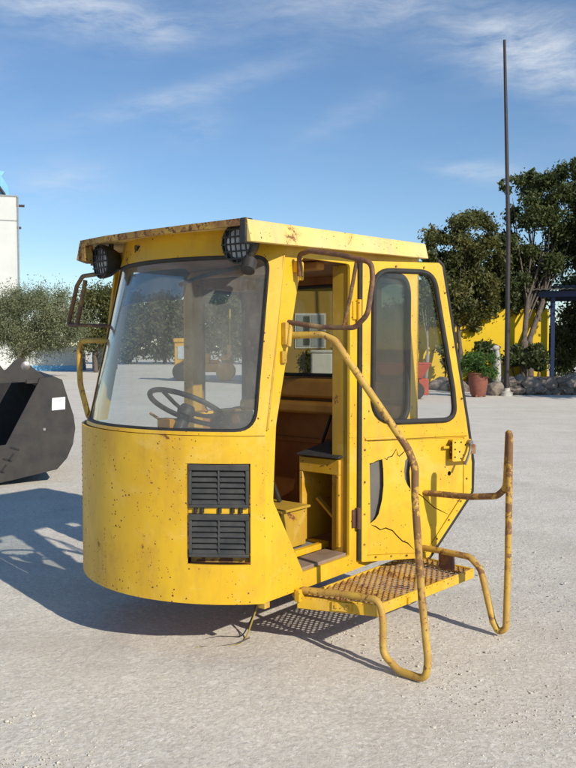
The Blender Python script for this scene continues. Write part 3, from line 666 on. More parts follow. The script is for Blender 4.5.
plate((.09, 1.425), (-.150, 1.192), .09, .098, .018, 'roof_side', M['rust_edge'], RF, 1.)
m = MB(); m.box(-.175, -.12, 1.14, 1.178, roof_z(-.2) - .11, roof_z(-.2) - .012); m.build('roof_end_cap', M['rust_edge'], RF, bevel=.006)
m = MB(); c = wind_fn(.62, 2.06); m.box(c.x - .014, c.x + .02, c.y - .055, c.y + .055, 2.045, 2.085)
mk = m.build('marker_lamp', M['rust_edge'], CAB, bevel=.004); m = MB(); m.box(c.x - .017, c.x - .013, c.y - .03, c.y + .03, 2.05, 2.078); m.build('lens', M['dark'], mk)

# lamps under the roof corners
def work_lamp(c, yaw, tilt=0.):
    e = Matrix.Translation(c) @ Matrix.Rotation(yaw, 4, 'Z') @ Matrix.Rotation(tilt, 4, 'Y')
    ax = (e.to_3x3() @ Vector((-1, 0, 0)))
    m = MB(); m.lathe([(.03, -.095), (.055, -.085), (.082, -.04), (.092, -.005), (.094, .018), (.086, .022), (.083, .010)], ax, c, 32)
    o = m.build('headlight', M['black'], CAB, 40)
    m = MB(); m.lathe([(.084, -.002), (.082, .006), (.06, .012), (.03, .015), (.0, .016)], ax, c, 32); m.build('lens', M['lens'], o, 60)
    g = MB(); ey = e.to_3x3() @ Vector((0, 1, 0)); ez = e.to_3x3() @ Vector((0, 0, 1))
    for k in range(-2, 3):
        q = k * .030; w = math.sqrt(max(.0, .088 ** 2 - q * q))
        g.tube([Vector(c) + ax * .024 + ey * q + ez * (-w), Vector(c) + ax * .031 + ey * q, Vector(c) + ax * .024 + ey * q + ez * w], .0042, 6)
    for k in range(-2, 3):
        q = k * .034; w = math.sqrt(max(.0, .088 ** 2 - q * q))
        g.tube([Vector(c) + ax * .025 + ez * q + ey * (-w), Vector(c) + ax * .033 + ez * q, Vector(c) + ax * .025 + ez * q + ey * w], .0042, 6)
    g.build('lamp_guard', M['black'], o)
    b = MB(); up = Vector(c) - ax * .05; b.tube([up, up + Vector((0, 0, .10))], .014, 8); b.build('lamp_bracket', M['black'], o)
    return o
work_lamp(Vector((-.105, .065, 2.035)), R(4), R(-6)); work_lamp(Vector((-.085, 1.10, 2.02)), R(-13), R(-4))
m = MB(); m.lathe([(.02, -.02), (.034, -.01), (.034, .05), (.0, .06)], (-.5, -.2, -.75), (-.10, .005, 1.945), 18); m.build('indicator_lamp', M['black'], CAB)

# door, opened right round on its rear hinge
DO = None
def door_parts():
    global DO
    out = [(.012, .352), (.455, .335), (.735, .700), (.735, .872), (.698, 1.104), (.520, 2.010), (.498, 2.030), (.012, 2.022)]
    out = rpoly(out, [.01, .04, .05, .05, .2, .03, .02, .02], 5)
    win = rpoly([(.075, 1.128), (.618, 1.128), (.600, 1.30), (.462, 1.975), (.082, 1.975)], [.15, .10, .3, .11, .11], 7)
    pan = [(.045, .385), (.428, .365), (.680, .690), (.680, 1.022), (.045, 1.030)]
    f = lambda s, z: Vector((s, 0, z))
    m = MB(); m.sheet(out, [win, pan], f, .030)
    root = m.build('door', M['yellow_clean'], CAB, 30, bevel=.003, loc=(.785, -.022, 0), rot=(0, 0, R(-29)))
    DO = root
    m = MB(); m.sheet([(.03, .37), (.45, .35), (.715, .70), (.715, 1.04), (.03, 1.045)], [], lambda s, z: Vector((s, .031, z)), .003); m.build('door_skin', M['grey_skin'], root)
    h1 = [(.062, .902), (.085, .905), (.110, .915), (.143, .922), (.149, .85), (.150, .773), (.140, .69), (.119, .612), (.100, .585), (.068, .563)]
    h2 = [(.290, .905), (.312, .925), (.330, .922), (.318, .84), (.327, .735), (.305, .765), (.287, .80), (.283, .85)]
    def slit(pts, w):
        a = []; b = []
        for i, p in enumerate(pts):
            q0 = Vector(pts[max(0, i - 1)]); q1 = Vector(pts[min(len(pts) - 1, i + 1)]); d = (q1 - q0).normalized(); n = Vector((-d.y, d.x)); k = w * (.25 if i in (0, len(pts) - 1) else 1)
            a.append(tuple(Vector(p) + n * k)); b.append(tuple(Vector(p) - n * k))
        return a + b[::-1]
    s1 = slit([(.152, .928), (.170, .918), (.181, .930), (.205, .935), (.232, .973), (.241, .94), (.252, .932), (.275, .950), (.297, .966)], .0030)
    s2 = slit([(.072, .555), (.098, .545), (.132, .522), (.165, .530), (.209, .511), (.240, .478), (.274, .446), (.31, .43), (.350, .390)], .0034)
    s3 = slit([(.335, .728), (.37, .715), (.404, .692), (.44, .66), (.485, .622), (.53, .60), (.585, .572)], .0026)
    pin = [(.047, .387), (.427, .367), (.678, .691), (.678, 1.020), (.047, 1.028)]
    hole = [(.585 + .012 * math.cos(t), .815 + .014 * math.sin(t)) for t in [k * .7 for k in range(9)]]
    m = MB(); m.sheet(pin, [h1, h2, s1, s2, s3, hole], lambda s, z: Vector((s, .005 + .004 * math.sin(s * 9) * math.sin(z * 7), z)), .003, (.06, .06)); m.build('door_panel', M['yellow_clean'], root, 40)
    m = MB(); m.box(.03, .70, -.010, -.001, 1.032, 1.046); m.build('door_rail', M['yellow'], root, bevel=.003)
    for (s, z) in [(.03, .45), (.03, .62), (.03, .80), (.03, .98), (.10, .372), (.2, .368), (.3, .362), (.4, .358), (.50, .44), (.58, .545), (.66, .65), (.70, .78), (.70, .95), (.2, 1.039), (.35, 1.039), (.5, 1.039), (.66, 1.25), (.60, 1.55), (.54, 1.86), (.40, 2.0), (.22, 2.0)]:
        m = MB(); m.lathe([(.006, 0), (.006, .004), (.003, .006)], (0, -1, 0), (s, -.001, z), 8)
        m.build('door_bolt', M['rust_edge'], root)
    sp = [(.45, .330), (.742, .695), (.745, .875), (.706, 1.106), (.527, 2.016), (.500, 2.038), (.006, 2.030)]
    m = MB(); m.tube([(x, .014, z) for x, z in rpoly(sp, [0, .04, .05, .2, .03, .02, 0], 5)[0:]][:-2], .0165, 8); m.build('door_seal', M['rubber'], root)
    m = MB(); m.tube([(.004, .014, .36), (.004, .014, 2.03)], .014, 8); m.build('door_seal', M['rubber'], root)
    m = MB(); m.sheet(win, [], lambda s, z: Vector((s, .013, z)), .004); g = m.build('window_pane', M['door_glass'], root)
    m = MB(); m.tube([(x, -.001, z) for x, z in dens(win)], .015, 10, True); m.build('window_seal', M['rubber'], g)
    # latch plate with holes and lever
    holes = [[(cx + .006 * math.cos(t), cz + .006 * math.sin(t)) for t in [k * 1.047 for k in range(6)]] for cx, cz in [(.59, 1.0), (.63, 1.0), (.59, .96), (.62, .945), (.59, .915), (.63, .905), (.66, .985)]]
    m = MB(); m.sheet(rpoly([(.572, .890), (.700, .890), (.700, 1.018), (.572, 1.018)], .01, 3), holes, lambda s, z: Vector((s, -.045, z)), .006)
    m.box(.575, .69, -.039, -.002, .893, .902); m.box(.575, .69, -.039, -.002, 1.006, 1.015)
    l = m.build('door_latch', M['yellow_clean'], root, bevel=.001)
    m = MB(); m.box(.576, .696, -.012, -.006, .903, 1.005); m.build('latch_backing', M['rust_edge'], l)
    m = MB(); m.tube([(.678, -.055, 1.0), (.672, -.075, .965), (.655, -.085, .93), (.630, -.085, .875)], .0075, 8); m.lathe([(.014, -.02), (.014, .02)], (0, 1, 0), (.680, -.055, 1.0), 12); m.build('latch_lever', M['steel'], l)
    m = MB(); m.box(.690, .728, -.05, .0, .93, .985); m.build('latch_catch', M['brown_tube'], l, bevel=.004)
    m = MB(); m.box(.53, .572, -.02, -.004, .965, .978); m.build('latch_rod', M['yellow'], l)
door_parts()
# hinges between post and door
for z, mat in ((.60, 'brown_tube'), (1.75, 'yellow')):
    m = MB(); m.lathe([(.014, -.06), (.014, .06)], (0, 0, 1), (.775, -.020, z), 12); m.box(.735, .772, -.010, -.001, z - .05, z + .05); m.build('hinge', M[mat], CAB, bevel=.002)
# brackets on the front pillar
m = MB(); m.box(.215, .262, -.030, -.001, 1.92, 1.975); m.lathe([(.013, -.05), (.013, .04)], (0, 0, 1), (.238, -.035, 1.93), 10); m.build('pillar_bracket', M['yellow'], CAB, bevel=.004)
m = MB(); m.box(.125, .165, -.030, -.001, 1.56, 1.67); m.lathe([(.012, -.06), (.012, .05)], (.15, 0, 1), (.150, -.034, 1.61), 10); m.build('pillar_bracket', M['rusty_tube'], CAB, bevel=.004)
m = MB(); m.box(.115, .15, -.018, -.001, 1.47, 1.53); m.build('pillar_bracket', M['yellow_dull_shaded'], CAB, bevel=.004)

# step platform
zp = .285
pl = [(.235, -.012), (.385, -.415), (1.275, -.475), (1.345, -.020)]
m = MB()
def strip(p, q, h, th, zt):
    d = Vector((q[0] - p[0], q[1] - p[1], 0)).normalized(); n = Vector((-d.y, d.x, 0)) * th
    vs = [Vector((x, y, z)) + o for (x, y) in (p, q) for o in (Vector(), n) for z in (zt, zt - h)]
    m.add(vs, [(0, 1, 3, 2), (4, 6, 7, 5), (0, 4, 5, 1), (2, 3, 7, 6), (0, 2, 6, 4), (1, 5, 7, 3)])
strip(pl[0], pl[1], .062, .012, zp + .004); strip(pl[1], pl[2], .055, .012, zp + .006); strip(pl[2], pl[3], .05, .012, zp + .006); strip(pl[3], pl[0], .03, .012, zp + .005)
PLT = m.build('step_platform', M['yellow_clean'], CAB, bevel=.003)
m = MB(); c = (Vector(pl[0]) * .45 + Vector(pl[1]) * .55); d = (Vector(pl[1]) - Vector(pl[0])).normalized()
mt = Matrix(((d.x, d.y, 0, c.x), (d.y, -d.x, 0, c.y), (0, 0, 1, zp - .024), (0, 0, 0, 1)))
m.box(-.05, .05, .001, .010, -.022, .022, mt); m.box(-.035, -.02, .010, .016, -.008, .008, mt); m.box(.02, .035, .010, .016, -.008, .008, mt); m.build('bracket_plate', M['yellow'], PLT)
# diamond mesh deck
m = MB(); poly = pl
def clipseg(p, d):
    ts = []
    for i in range(4):
        a = Vector(poly[i]); b = Vector(poly[(i + 1) % 4]); e = b - a; den = d.x * e.y - d.y * e.x
        if abs(den) < 1e-9: continue
        w = a - p; t = (w.x * e.y - w.y * e.x) / den; s = (w.x * d.y - w.y * d.x) / den
        if 0 <= s <= 1: ts.append(t)
    return (min(ts), max(ts)) if len(ts) >= 2 else None
for sgn in (1, -1):
    d = Vector((math.cos(R(28)), sgn * math.sin(R(28)))); n = Vector((-d.y, d.x)); k = -40
    while k < 40:
        p = Vector((.8, -.2)) + n * (k * .0295); r_ = clipseg(p, d)
        if r_ and r_[1] - r_[0] > .02:
            a = p + d * r_[0]; b = p + d * r_[1]
            nn = n * .0026; z = zp - .002 + sgn * .002
            m.add([(a.x - nn.x, a.y - nn.y, z - .0032), (a.x + nn.x, a.y + nn.y, z - .0032), (b.x + nn.x, b.y + nn.y, z - .0032), (b.x - nn.x, b.y - nn.y, z - .0032),
                   (a.x - nn.x, a.y - nn.y, z + .0032), (a.x + nn.x, a.y + nn.y, z + .0032), (b.x + nn.x, b.y + nn.y, z + .0032), (b.x - nn.x, b.y - nn.y, z + .0032)],
                  [(0, 1, 2, 3), (4, 7, 6, 5), (0, 4, 5, 1), (1, 5, 6, 2), (2, 6, 7, 3), (3, 7, 4, 0)])
        k += 1
m.build('step_mesh', M['mesh_step'], PLT, smooth=False, flip_fix=False)
for a in (.62, .98):
    m = MB(); m.box(a - .012, a + .012, -.44, -.02, zp - .045, zp - .012); m.build('step_bearer', M['yellow'], PLT)
# handrails
fr = [(.25, .02, .285), (.262, -.03, .318), (.30, -.26, .332), (.30, -.46, .342), (.30, -.484, .26), (.30, -.484, .085), (.30, -.575, .026), (.30, -.715, .020), (.30, -.728, .11), (.30, -.693, .39), (.29, -.659, .86), (.28, -.664, 1.0), (.27, -.632, 1.085), (.20, -.268, 1.583), (.188, -.205, 1.612), (.165, -.02, 1.606)]
m = MB(); m.tube(fillet(fr, [0, .03, .2, .06, .3, .07, .06, .05, .3, .5, .3, .12, .15, .06, .05, 0], 6), .0176, 14); hr = m.build('handrail', M['rusty_tube'], CAB, 60)
m = MB(); m.box(.225, .275, -.035, -.001, .262, .325); m.build('rail_bracket', M['yellow'], hr, bevel=.004)
rr = [(1.17, .0, .385), (1.12, -.33, .402), (1.10, -.535, .402), (1.10, -.600, .345), (1.10, -.672, .075), (1.10, -.705, .020), (1.10, -.748, .050), (1.10, -.755, .42), (1.10, -.757, 1.085), (1.105, -.748, 1.10), (1.11, -.735, .80), (1.115, -.68, .752), (1.13, -.52, .727), (1.18, .0, .70)]
m = MB(); m.tube(fillet(rr, [0, .2, .06, .1, .04, .03, .04, .5, .012, .012, .08, .06, .3, 0], 6), .0176, 14); hr = m.build('handrail', M['rusty_tube'], CAB, 60)
m = MB(); m.box(1.12, 1.15, -.42, -.33, .30, .385); m.build('rail_bracket', M['brown_tube'], hr, bevel=.004)
# mirror bracket tubes (no mirrors left)
def mirror_tube(pts, rad, brace):
    m = MB(); m.tube(fillet(pts, rad, 6), .0125, 12); o = m.build('mirror_bracket', M['brown_tube'], CAB, 60)
    m = MB(); m.tube(brace, .0095, 10); m.build('mirror_brace', M['brown_tube'], o, 60)
mirror_tube([(.225, -.036, 1.90), (.21, -.045, 2.005), (.20, -.12, 2.016), (.20, -.30, 1.984), (.20, -.475, 1.938), (.20, -.482, 1.86), (.20, -.455, 1.700), (.20, -.385, 1.640), (.18, -.20, 1.645), (.155, -.02, 1.672)],
            [0, .03, .03, .3, .05, .2, .08, .06, .3, 0], [(.20, -.394, 1.955), (.195, -.36, 1.78), (.195, -.325, 1.648)])
mirror_tube([(-.02, 1.10, 1.96), (-.05, 1.15, 1.962), (-.05, 1.33, 1.955), (-.05, 1.385, 1.90), (-.05, 1.465, 1.690), (-.05, 1.455, 1.678), (-.05, 1.385, 1.677), (-.05, 1.305, 1.930)],
            [0, .02, .05, .05, .02, .02, .02, 0], [(-.05, 1.385, 1.677), (-.02, 1.25, 1.672), (.02, 1.17, 1.668)])
m = MB(); m.tube(fillet([(.06, 1.20, 1.585), (0, 1.26, 1.588), (0, 1.425, 1.586), (0, 1.438, 1.50), (0, 1.430, 1.33), (-.02, 1.33, 1.15), (-.02, 1.28, 1.13)], [0, .03, .05, .2, .12, .03, 0], 6), .0165, 12)
m.build('grab_rail', M['rusty_tube'], CAB, 60)
# sub-frame under the floor that carries the cab
m = MB(); m.box(.80, 1.38, .70, .80, 0, .305); m.box(.80, 1.38, .98, 1.08, 0, .305); m.box(.80, .90, .80, .98, .12, .305); m.box(1.28, 1.38, .80, .98, .12, .305)
m.build('sub_frame', M['black'], CAB, bevel=.006)
m = MB(); m.box(-.02, .03, .10, .16, .285, .309); m.box(.02, .06, .02, .06, .27, .309); m.build('bottom_bracket', M['rusty_tube'], CAB)
# loose wires hanging to the ground
m = MB(); m.tube(fillet([(.34, .30, .31), (.30, .31, .16), (.21, .31, .010), (.11, .27, .010), (.03, .31, .010), (-.06, .416, .010)], .06, 5), .0045, 6); m.build('loose_wire', M['wire_yellow'], CAB)
m = MB(); m.tube(fillet([(.36, .34, .31), (.30, .33, .12), (.20, .33, .012), (.13, .44, .010), (.03, .47, .010), (-.05, .43, .01), (.0, .34, .012), (.10, .29, .012), (.18, .26, .03)], .05, 5), .0038, 6); m.build('loose_wire', M['wire_black'], CAB)

# ------------------------------------------------------------------ trees
def mesh_np(name, verts, faces, mat, parent=None, tone=None):
    me = bpy.data.meshes.new(name)
    nv, nf, k = len(verts), len(faces), faces.shape[1]
    me.vertices.add(nv); me.vertices.foreach_set('co', verts.astype(np.float32).ravel())
    me.loops.add(nf * k); me.loops.foreach_set('vertex_index', faces.astype(np.int32).ravel())
    me.polygons.add(nf); me.polygons.foreach_set('loop_start', np.arange(0, nf * k, k, dtype=np.int32))
    me.update(calc_edges=True); me.materials.append(mat)
    if tone is not None:
        a = me.attributes.new('tone', 'FLOAT', 'FACE'); a.data.foreach_set('value', tone.astype(np.float32))
    o = bpy.data.objects.new(name, me); COL.objects.link(o)
    if parent: o.parent = parent
    return o
def leaves(centres, radii, n, size, rng, aspect=2.0, squash=.8):
    """n leaf faces spread through clumps"""
    centres = np.array(centres, float); radii = np.array(radii, float)
    w = radii ** 2; idx = rng.choice(len(centres), n, p=w / w.sum())
    d = rng.normal(size=(n, 3)); d /= np.linalg.norm(d, axis=1)[:, None]
    r = radii[idx] * np.minimum(np.abs(rng.normal(0, .62, n)) + .12 * rng.random(n), 1.55)
    p = centres[idx] + d * r[:, None] * [1, 1, squash]
    a = rng.normal(size=(n, 3)); a[:, 2] -= .3; a /= np.linalg.norm(a, axis=1)[:, None]
    b = np.cross(a, rng.normal(size=(n, 3))); b /= np.linalg.norm(b, axis=1)[:, None] + 1e-9
    s = size * rng.uniform(.6, 1.4, n)
    A = a * (s * .5)[:, None]; B = b * (s * .5 / aspect)[:, None]
    v = np.stack([p - A, p + B, p + A, p - B], 1).reshape(-1, 3)
    f = np.arange(n * 4).reshape(n, 4)
    ct = rng.random(len(centres))
    tone = np.clip(.55 * ct[idx] + .45 * rng.random(n), 0, 1)
    return v, f, tone
def tree(name, base, crown_c, crown_r, nclump, nleaf, size, lm, bm_, label, cat='tree', group=None, trunk_r=.12, seed=1, clump=.33, aspect=2.0, stems=1, blobs=None):
    rng = np.random.default_rng(seed); base = Vector(base)
    root = empty(name, base); tag(root, label, cat, group)
    cc = np.array(crown_c, float) - np.array(base); cr = np.array(crown_r, float)
    d = rng.normal(size=(nclump, 3)); d /= np.linalg.norm(d, axis=1)[:, None]
    rad = rng.uniform(.35, 1.0, nclump) ** .6
    cen = cc + d * rad[:, None] * cr * .82
    rr = clump * cr.mean() * rng.uniform(.55, 1.25, nclump)
    if blobs is not None:
        cen = np.array([b[0] for b in blobs]) - np.array(base); rr = np.array([b[1] for b in blobs]); nclump = len(cen)
    v, f, tone = leaves(cen, rr, nleaf, size, rng, aspect)
    mesh_np('crown', v, f, M[lm], root, tone)
    m = MB()
    for s in range(stems):
        off = Vector((rng.uniform(-1, 1), rng.uniform(-1, 1), 0)) * (.35 * (stems > 1)); top = Vector(cc) + Vector((off.x * 2, off.y * 2, -cr[2] * .15))
        h = Vector(cc) * .5
        pts = [off, off * 1.1 + Vector((rng.uniform(-.1, .1), 0, top.z * .35)), off * 1.5 + Vector((top.x * .5, top.y * .5, top.z * .65)), top]
        m.tube(fillet(pts, .8, 4), [trunk_r * (1.25 - .95 * k / (len(fillet(pts, .8, 4)) - 1)) for k in range(len(fillet(pts, .8, 4)))], 8)
        for k in range(min(nclump, 9)):
            e = Vector(cen[(k * 7 + s) % nclump]); st = pts[2] * rng.uniform(.75, 1.1)
            mid = (st + e) * .5 + Vector((0, 0, -.1 * cr[2]))
            m.tube([st, mid, st.lerp(e, .85)], [trunk_r * .36, trunk_r * .24, trunk_r * .06], 6)
    m.build('trunk', M[bm_], root, 60)
    return root
def px_tree(name, bx, by, Y, cx, cy, rx, ry, nclump, nleaf, size, lm, bk, label, **k):
    b = at(bx, by, Y); b.z = 0; c = at(cx, cy, Y); s = mpp(Y)
    return tree(name, b, c, (rx * s, rx * s * .8, ry * s), nclump, nleaf, size, lm, bk, label, **k)

# right-hand trees by the yellow wall
def px_blobs(lst, Y, depth, seed):
    r_ = random.Random(seed); out = []
    for (x, y, r) in lst:
        for k in range(5 if r > 9 else 3):
            yy = Y + r_.uniform(-depth, depth); p = at(x + r_.uniform(-.75, .75) * r, y + r_.uniform(-.65, .65) * r, yy); out.append(((p.x, p.y, p.z), r * mpp(Y) * r_.uniform(.5, .95)))
    return out
B1 = [(440, 235, 11), (431, 250, 9), (455, 226, 12), (473, 218, 11), (489, 222, 9), (445, 258, 15), (468, 248, 16), (489, 246, 14), (436, 284, 12), (462, 282, 16), (484, 286, 15), (452, 308, 11), (476, 312, 10), (428, 268, 8), (498, 262, 10), (425, 300, 9), (492, 305, 8), (468, 266, 14), (446, 322, 7), (438, 318, 9), (470, 324, 8), (490, 317, 9), (458, 296, 12)]
px_tree('leafy_tree', 462, 380, 30, 466, 270, 44, 56, 46, 60000, .135, 'leaf_mid', 'bark', 'mid green broadleaf tree in front of the yellow wall, left of the tall thin pole', seed=3, trunk_r=.09, stems=2, blobs=px_blobs(B1, 30.8, 1.1, 1))
B2 = [(500, 183, 4), (507, 188, 5), (515, 181, 7), (527, 177, 8), (540, 182, 9), (553, 180, 10), (566, 173, 9), (580, 170, 12), (532, 198, 12), (552, 204, 15), (573, 200, 16), (596, 195, 20), (514, 214, 9), (534, 222, 14), (560, 228, 17), (585, 225, 18), (510, 238, 10), (529, 252, 15), (553, 258, 14), (580, 252, 15), (520, 284, 11), (505, 262, 10), (606, 250, 22), (614, 215, 22), (536, 302, 8), (514, 308, 9), (520, 298, 10), (500, 300, 8), (600, 172, 16), (525, 328, 6)]
px_tree('leafy_tree', 530, 380, 31.2, 556, 242, 66, 70, 60, 110000, .145, 'leaf_dark', 'bark', 'tall dark broadleaf tree spreading above the blue shelter right of the thin pole', seed=5, trunk_r=.13, stems=2, blobs=px_blobs(B2, 31.9, 1.0, 2))
px_tree('leafy_tree', 650, 380, 30.8, 640, 225, 62, 80, 46, 30000, .16, 'leaf_dark', 'bark', 'dark broadleaf tree behind the far right end of the blue shelter', seed=8, trunk_r=.15)
px_tree('leafy_tree', 508, 380, 32.6, 512, 280, 36, 40, 40, 26000, .14, 'leaf_mid', 'bark', 'low yellowish green tree behind the tall thin pole', seed=9, trunk_r=.07, clump=.4)
px_tree('leafy_tree', 425, 380, 30.3, 430, 285, 28, 42, 34, 20000, .14, 'leaf_dark', 'bark_grey', 'small tree seen through the glass of the open cab door', seed=12, trunk_r=.07, clump=.4)
px_tree('leafy_tree', 596, 378, 36, 600, 300, 60, 42, 40, 24000, .17, 'leaf_dark', 'bark', 'dense dark tree filling the space behind the blue shelter roof', seed=10, trunk_r=.1)
# left-hand trees
px_tree('olive_tree', 22, 366, 42, 30, 322, 64, 42, 70, 80000, .13, 'leaf_olive', 'bark_grey', 'grey green olive tree in front of the white building', seed=14, trunk_r=.13, clump=.34, aspect=4, stems=2)
px_tree('leafy_tree', 96, 368, 50, 100, 316, 38, 38, 46, 36000, .16, 'leaf_mid', 'bark', 'round bright green tree between the olive tree and the cab', seed=15, trunk_r=.12, clump=.38)
# tree line across the far side of the yard
labels = ['dark far tree seen through the windscreen, left of the orange machine', 'far bushy tree seen through the windscreen behind the orange machine',
          'far olive coloured tree seen through the windscreen left edge', 'far dark tree behind the right half of the windscreen',
          'far tree hidden behind the cab rear post', 'far tree behind the yellow house']
for i, (cx, rx, ry, lm, sd) in enumerate([(165, 28, 46, 'leaf_dark', 21), (200, 30, 48, 'leaf_dark', 22), (130, 26, 42, 'leaf_mid', 23), (232, 28, 50, 'leaf_dark', 24), (262, 28, 46, 'leaf_mid', 25), (-40, 40, 40, 'leaf_mid', 26), (304, 28, 40, 'leaf_mid', 27), (350, 30, 42, 'leaf_dark', 28), (396, 28, 40, 'leaf_mid', 29), (700, 40, 46, 'leaf_dark', 30)]):
    px_tree('leafy_tree', cx, 364, 74, cx, 364 - ry * .84, rx, ry, 40, 14000, .34, lm, 'bark', labels[i] if i < 5 else ['far tree left of the white building', 'far tree behind the left half of the yellow house', 'far dark tree behind the right end of the yellow house', 'far tree between the yellow house and the garden wall', 'far dark tree beyond the right end of the blue shelter'][i - 5], group=None, seed=sd, trunk_r=.16, clump=.40)

# ------------------------------------------------------------------ buildings and walls on the left
def bx(name, mat, parent, x0, x1, y0, y1, z0, z1, bev=0): 
    m = MB(); m.box(x0, x1, y0, y1, z0, z1); return m.build(name, mat, parent, bevel=bev)
p = at(22, 366, 60); T = empty('white_building', at(19, 366, 60) * 1.0, R(19)); T.location.z = 0; tag(T, 'tall white windowless building at the left edge with a light blue rooftop sign', 'building')
zt = at(22, 197, 60).z
bx('wall', M['white_wall'], T, -12, 0, 0, 9, 0, zt); bx('cornice', M['grey_metal'], T, -12.05, .07, -.06, 9.05, zt, zt + .10)
bx('band', M['grey_metal'], T, -12, .02, -.03, -.001, zt - 1.75, zt - 1.68)
m = MB(); m.tube([(.08, -.1, 0), (.08, -.1, zt)], .06, 8); m.build('drainpipe', M['grey_metal'], T)
for z, w in ((.65, .55), (2.25, .3)):
    m = MB(); m.box(.01, w, .1, .4, zt - z, zt - z + .14); m.build('wall_bracket', M['pole'], T)
m = MB(); m.sheet([(-6.2, 0), (-.5, 0), (-.6, .7), (-1.0, 1.4), (-.75, 1.75), (-2.2, 1.9), (-3.6, 2.3), (-6.2, 2.4)], [], lambda x, z: Vector((x, .8, zt + .18 + z)), .15); m.build('rooftop_sign', M['sky_blue'], T)
m = MB(); m.tube([(-.8, .55, zt + .2), (-1.6, .55, zt + 1.4), (-3.7, .55, zt + 1.7)], .10, 8); m.build('sign_frame', M['pole'], T)
p = at(50, 366, 52); B = empty('boat_shed', (p.x, 53, 0)); tag(B, 'low white and blue shed below the olive tree', 'shed')
w = 20 * mpp(52); bx('wall', M['white_wall'], B, -w * 1.6, w, 0, 3, .35, 1.5); bx('base_band', M['sky_blue'], B, -w * 1.62, w * 1.02, -.04, 3.04, 0, .35); bx('roof', M['white_paint'], B, -w * 1.65, w * 1.06, -.1, 3.1, 1.5, 1.62)
p = at(88, 366, 50); B = empty('storage_hut', (p.x, 55, 0)); tag(B, 'small dark brown hut with a blue edge under the round green tree', 'hut')
w = 12 * mpp(55); bx('wall', M['hut_brown'], B, -w, w * .3, 0, 2.5, 0, 1.75); bx('roof', M['tile'], B, -w * 1.1, w * .4, -.2, 2.7, 1.75, 1.9); bx('door', M['win_dark'], B, -w * .7, w * .1, -.03, -.001, 0, 1.5); bx('corner_post', M['sky_blue'], B, -w - .1, -w + .15, -.12, -.0, 0, 1.75)

# ------------------------------------------------------------------ far orange machine seen through the windscreen
p = at(205, 381, 38); G = empty('yard_tractor', (p.x, 38, 0)); tag(G, 'small orange tractor with a boxy cab parked across the yard, seen through the windscreen', 'tractor')
m = MB(); m.box(-1.35, -.55, -.5, .6, .35, 1.75); m.box(-1.4, -.5, -.55, .65, 1.75, 1.95); m.build('cab_body', M['seat_yellow'], G, bevel=.05)
m = MB(); m.box(-1.2, -.7, -.53, -.501, 1.0, 1.6); m.build('window', M['shutter'], G)
m = MB(); m.box(-.55, 1.2, -.45, .45, .40, .80); m.box(-.5, .25, -.40, .4, .80, 1.25); m.box(.25, .6, -.3, .3, .80, .95); m.build('chassis', M['orange'], G, bevel=.04)
m = MB(); m.box(.75, 1.15, -.3, .3, .95, 1.05); m.box(1.05, 1.2, -.3, .3, 1.05, 1.65); m.tube([(.6, -.3, .75), (.65, -.3, 1.0), (1.1, -.3, 1.2)], .04, 6); m.build('seat', M['orange'], G, bevel=.03)
for x, r in ((.98, .42), (-1.0, .42)):
    for y in (-.62, .55):
        m = MB(); m.lathe([(r * .5, -.12), (r * .95, -.12), (r, -.06), (r, .06), (r * .95, .12), (r * .5, .12)], (0, 1, 0), (x, y, r), 22); wh = m.build('wheel', M['orange'] if x > 0 else M['rubber'], G)
        m = MB(); m.lathe([(r * .5, -.10), (r * .5, .10)], (0, 1, 0), (x, y, r), 16); m.build('rim', M['rust_edge'], wh)
m = MB(); m.tube([(1.15, .2, .8), (1.15, .2, 3.3)], .035, 8); m.build('mast', M['yellow_dull_shaded'], G)

# ------------------------------------------------------------------ house behind the cab
H = empty('yellow_house', (1.45, 33, 0)); tag(H, 'yellow house with white shuttered windows seen through the cab rear window', 'house')
bx('wall', M['house_yellow'], H, -2.4, 2.3, 0, 6, 0, 4.0); bx('roof', M['tile'], H, -2.6, 2.5, -.3, 6.3, 4.0, 4.25)
for x in (-.55, 1.15):
    m = MB(); m.box(x - .62, x + .62, -.05, -.001, 1.5, 2.9); wn = m.build('window', M['white_paint'], H)
    m = MB(); m.box(x - .55, x - .03, -.08, -.051, 1.57, 2.83); m.box(x + .03, x + .55, -.08, -.051, 1.57, 2.83); m.build('shutter', M['shutter'], wn)
    m = MB(); m.box(x - .28, x - .03, -.10, -.081, 1.62, 2.78); m.build('pane', M['win_dark'], wn)
px_tree('garden_shrub', 312, 372, 30, 312, 362, 16, 12, 12, 2500, .14, 'leaf_mid', 'bark', 'green shrub against the yellow house behind the cab', cat='shrub', seed=31, trunk_r=.03, clump=.5)
p = at(322, 372, 27); m = MB(); m.box(p.x - .35, p.x + .35, 27, 27.6, 0, 1.35); m.box(p.x - .4, p.x + .4, 26.95, 27.65, 1.35, 1.45)
tag(m.build('white_tank', M['white_paint'], None, bevel=.06), 'white box tank in front of the yellow house, seen through the cab', 'tank')

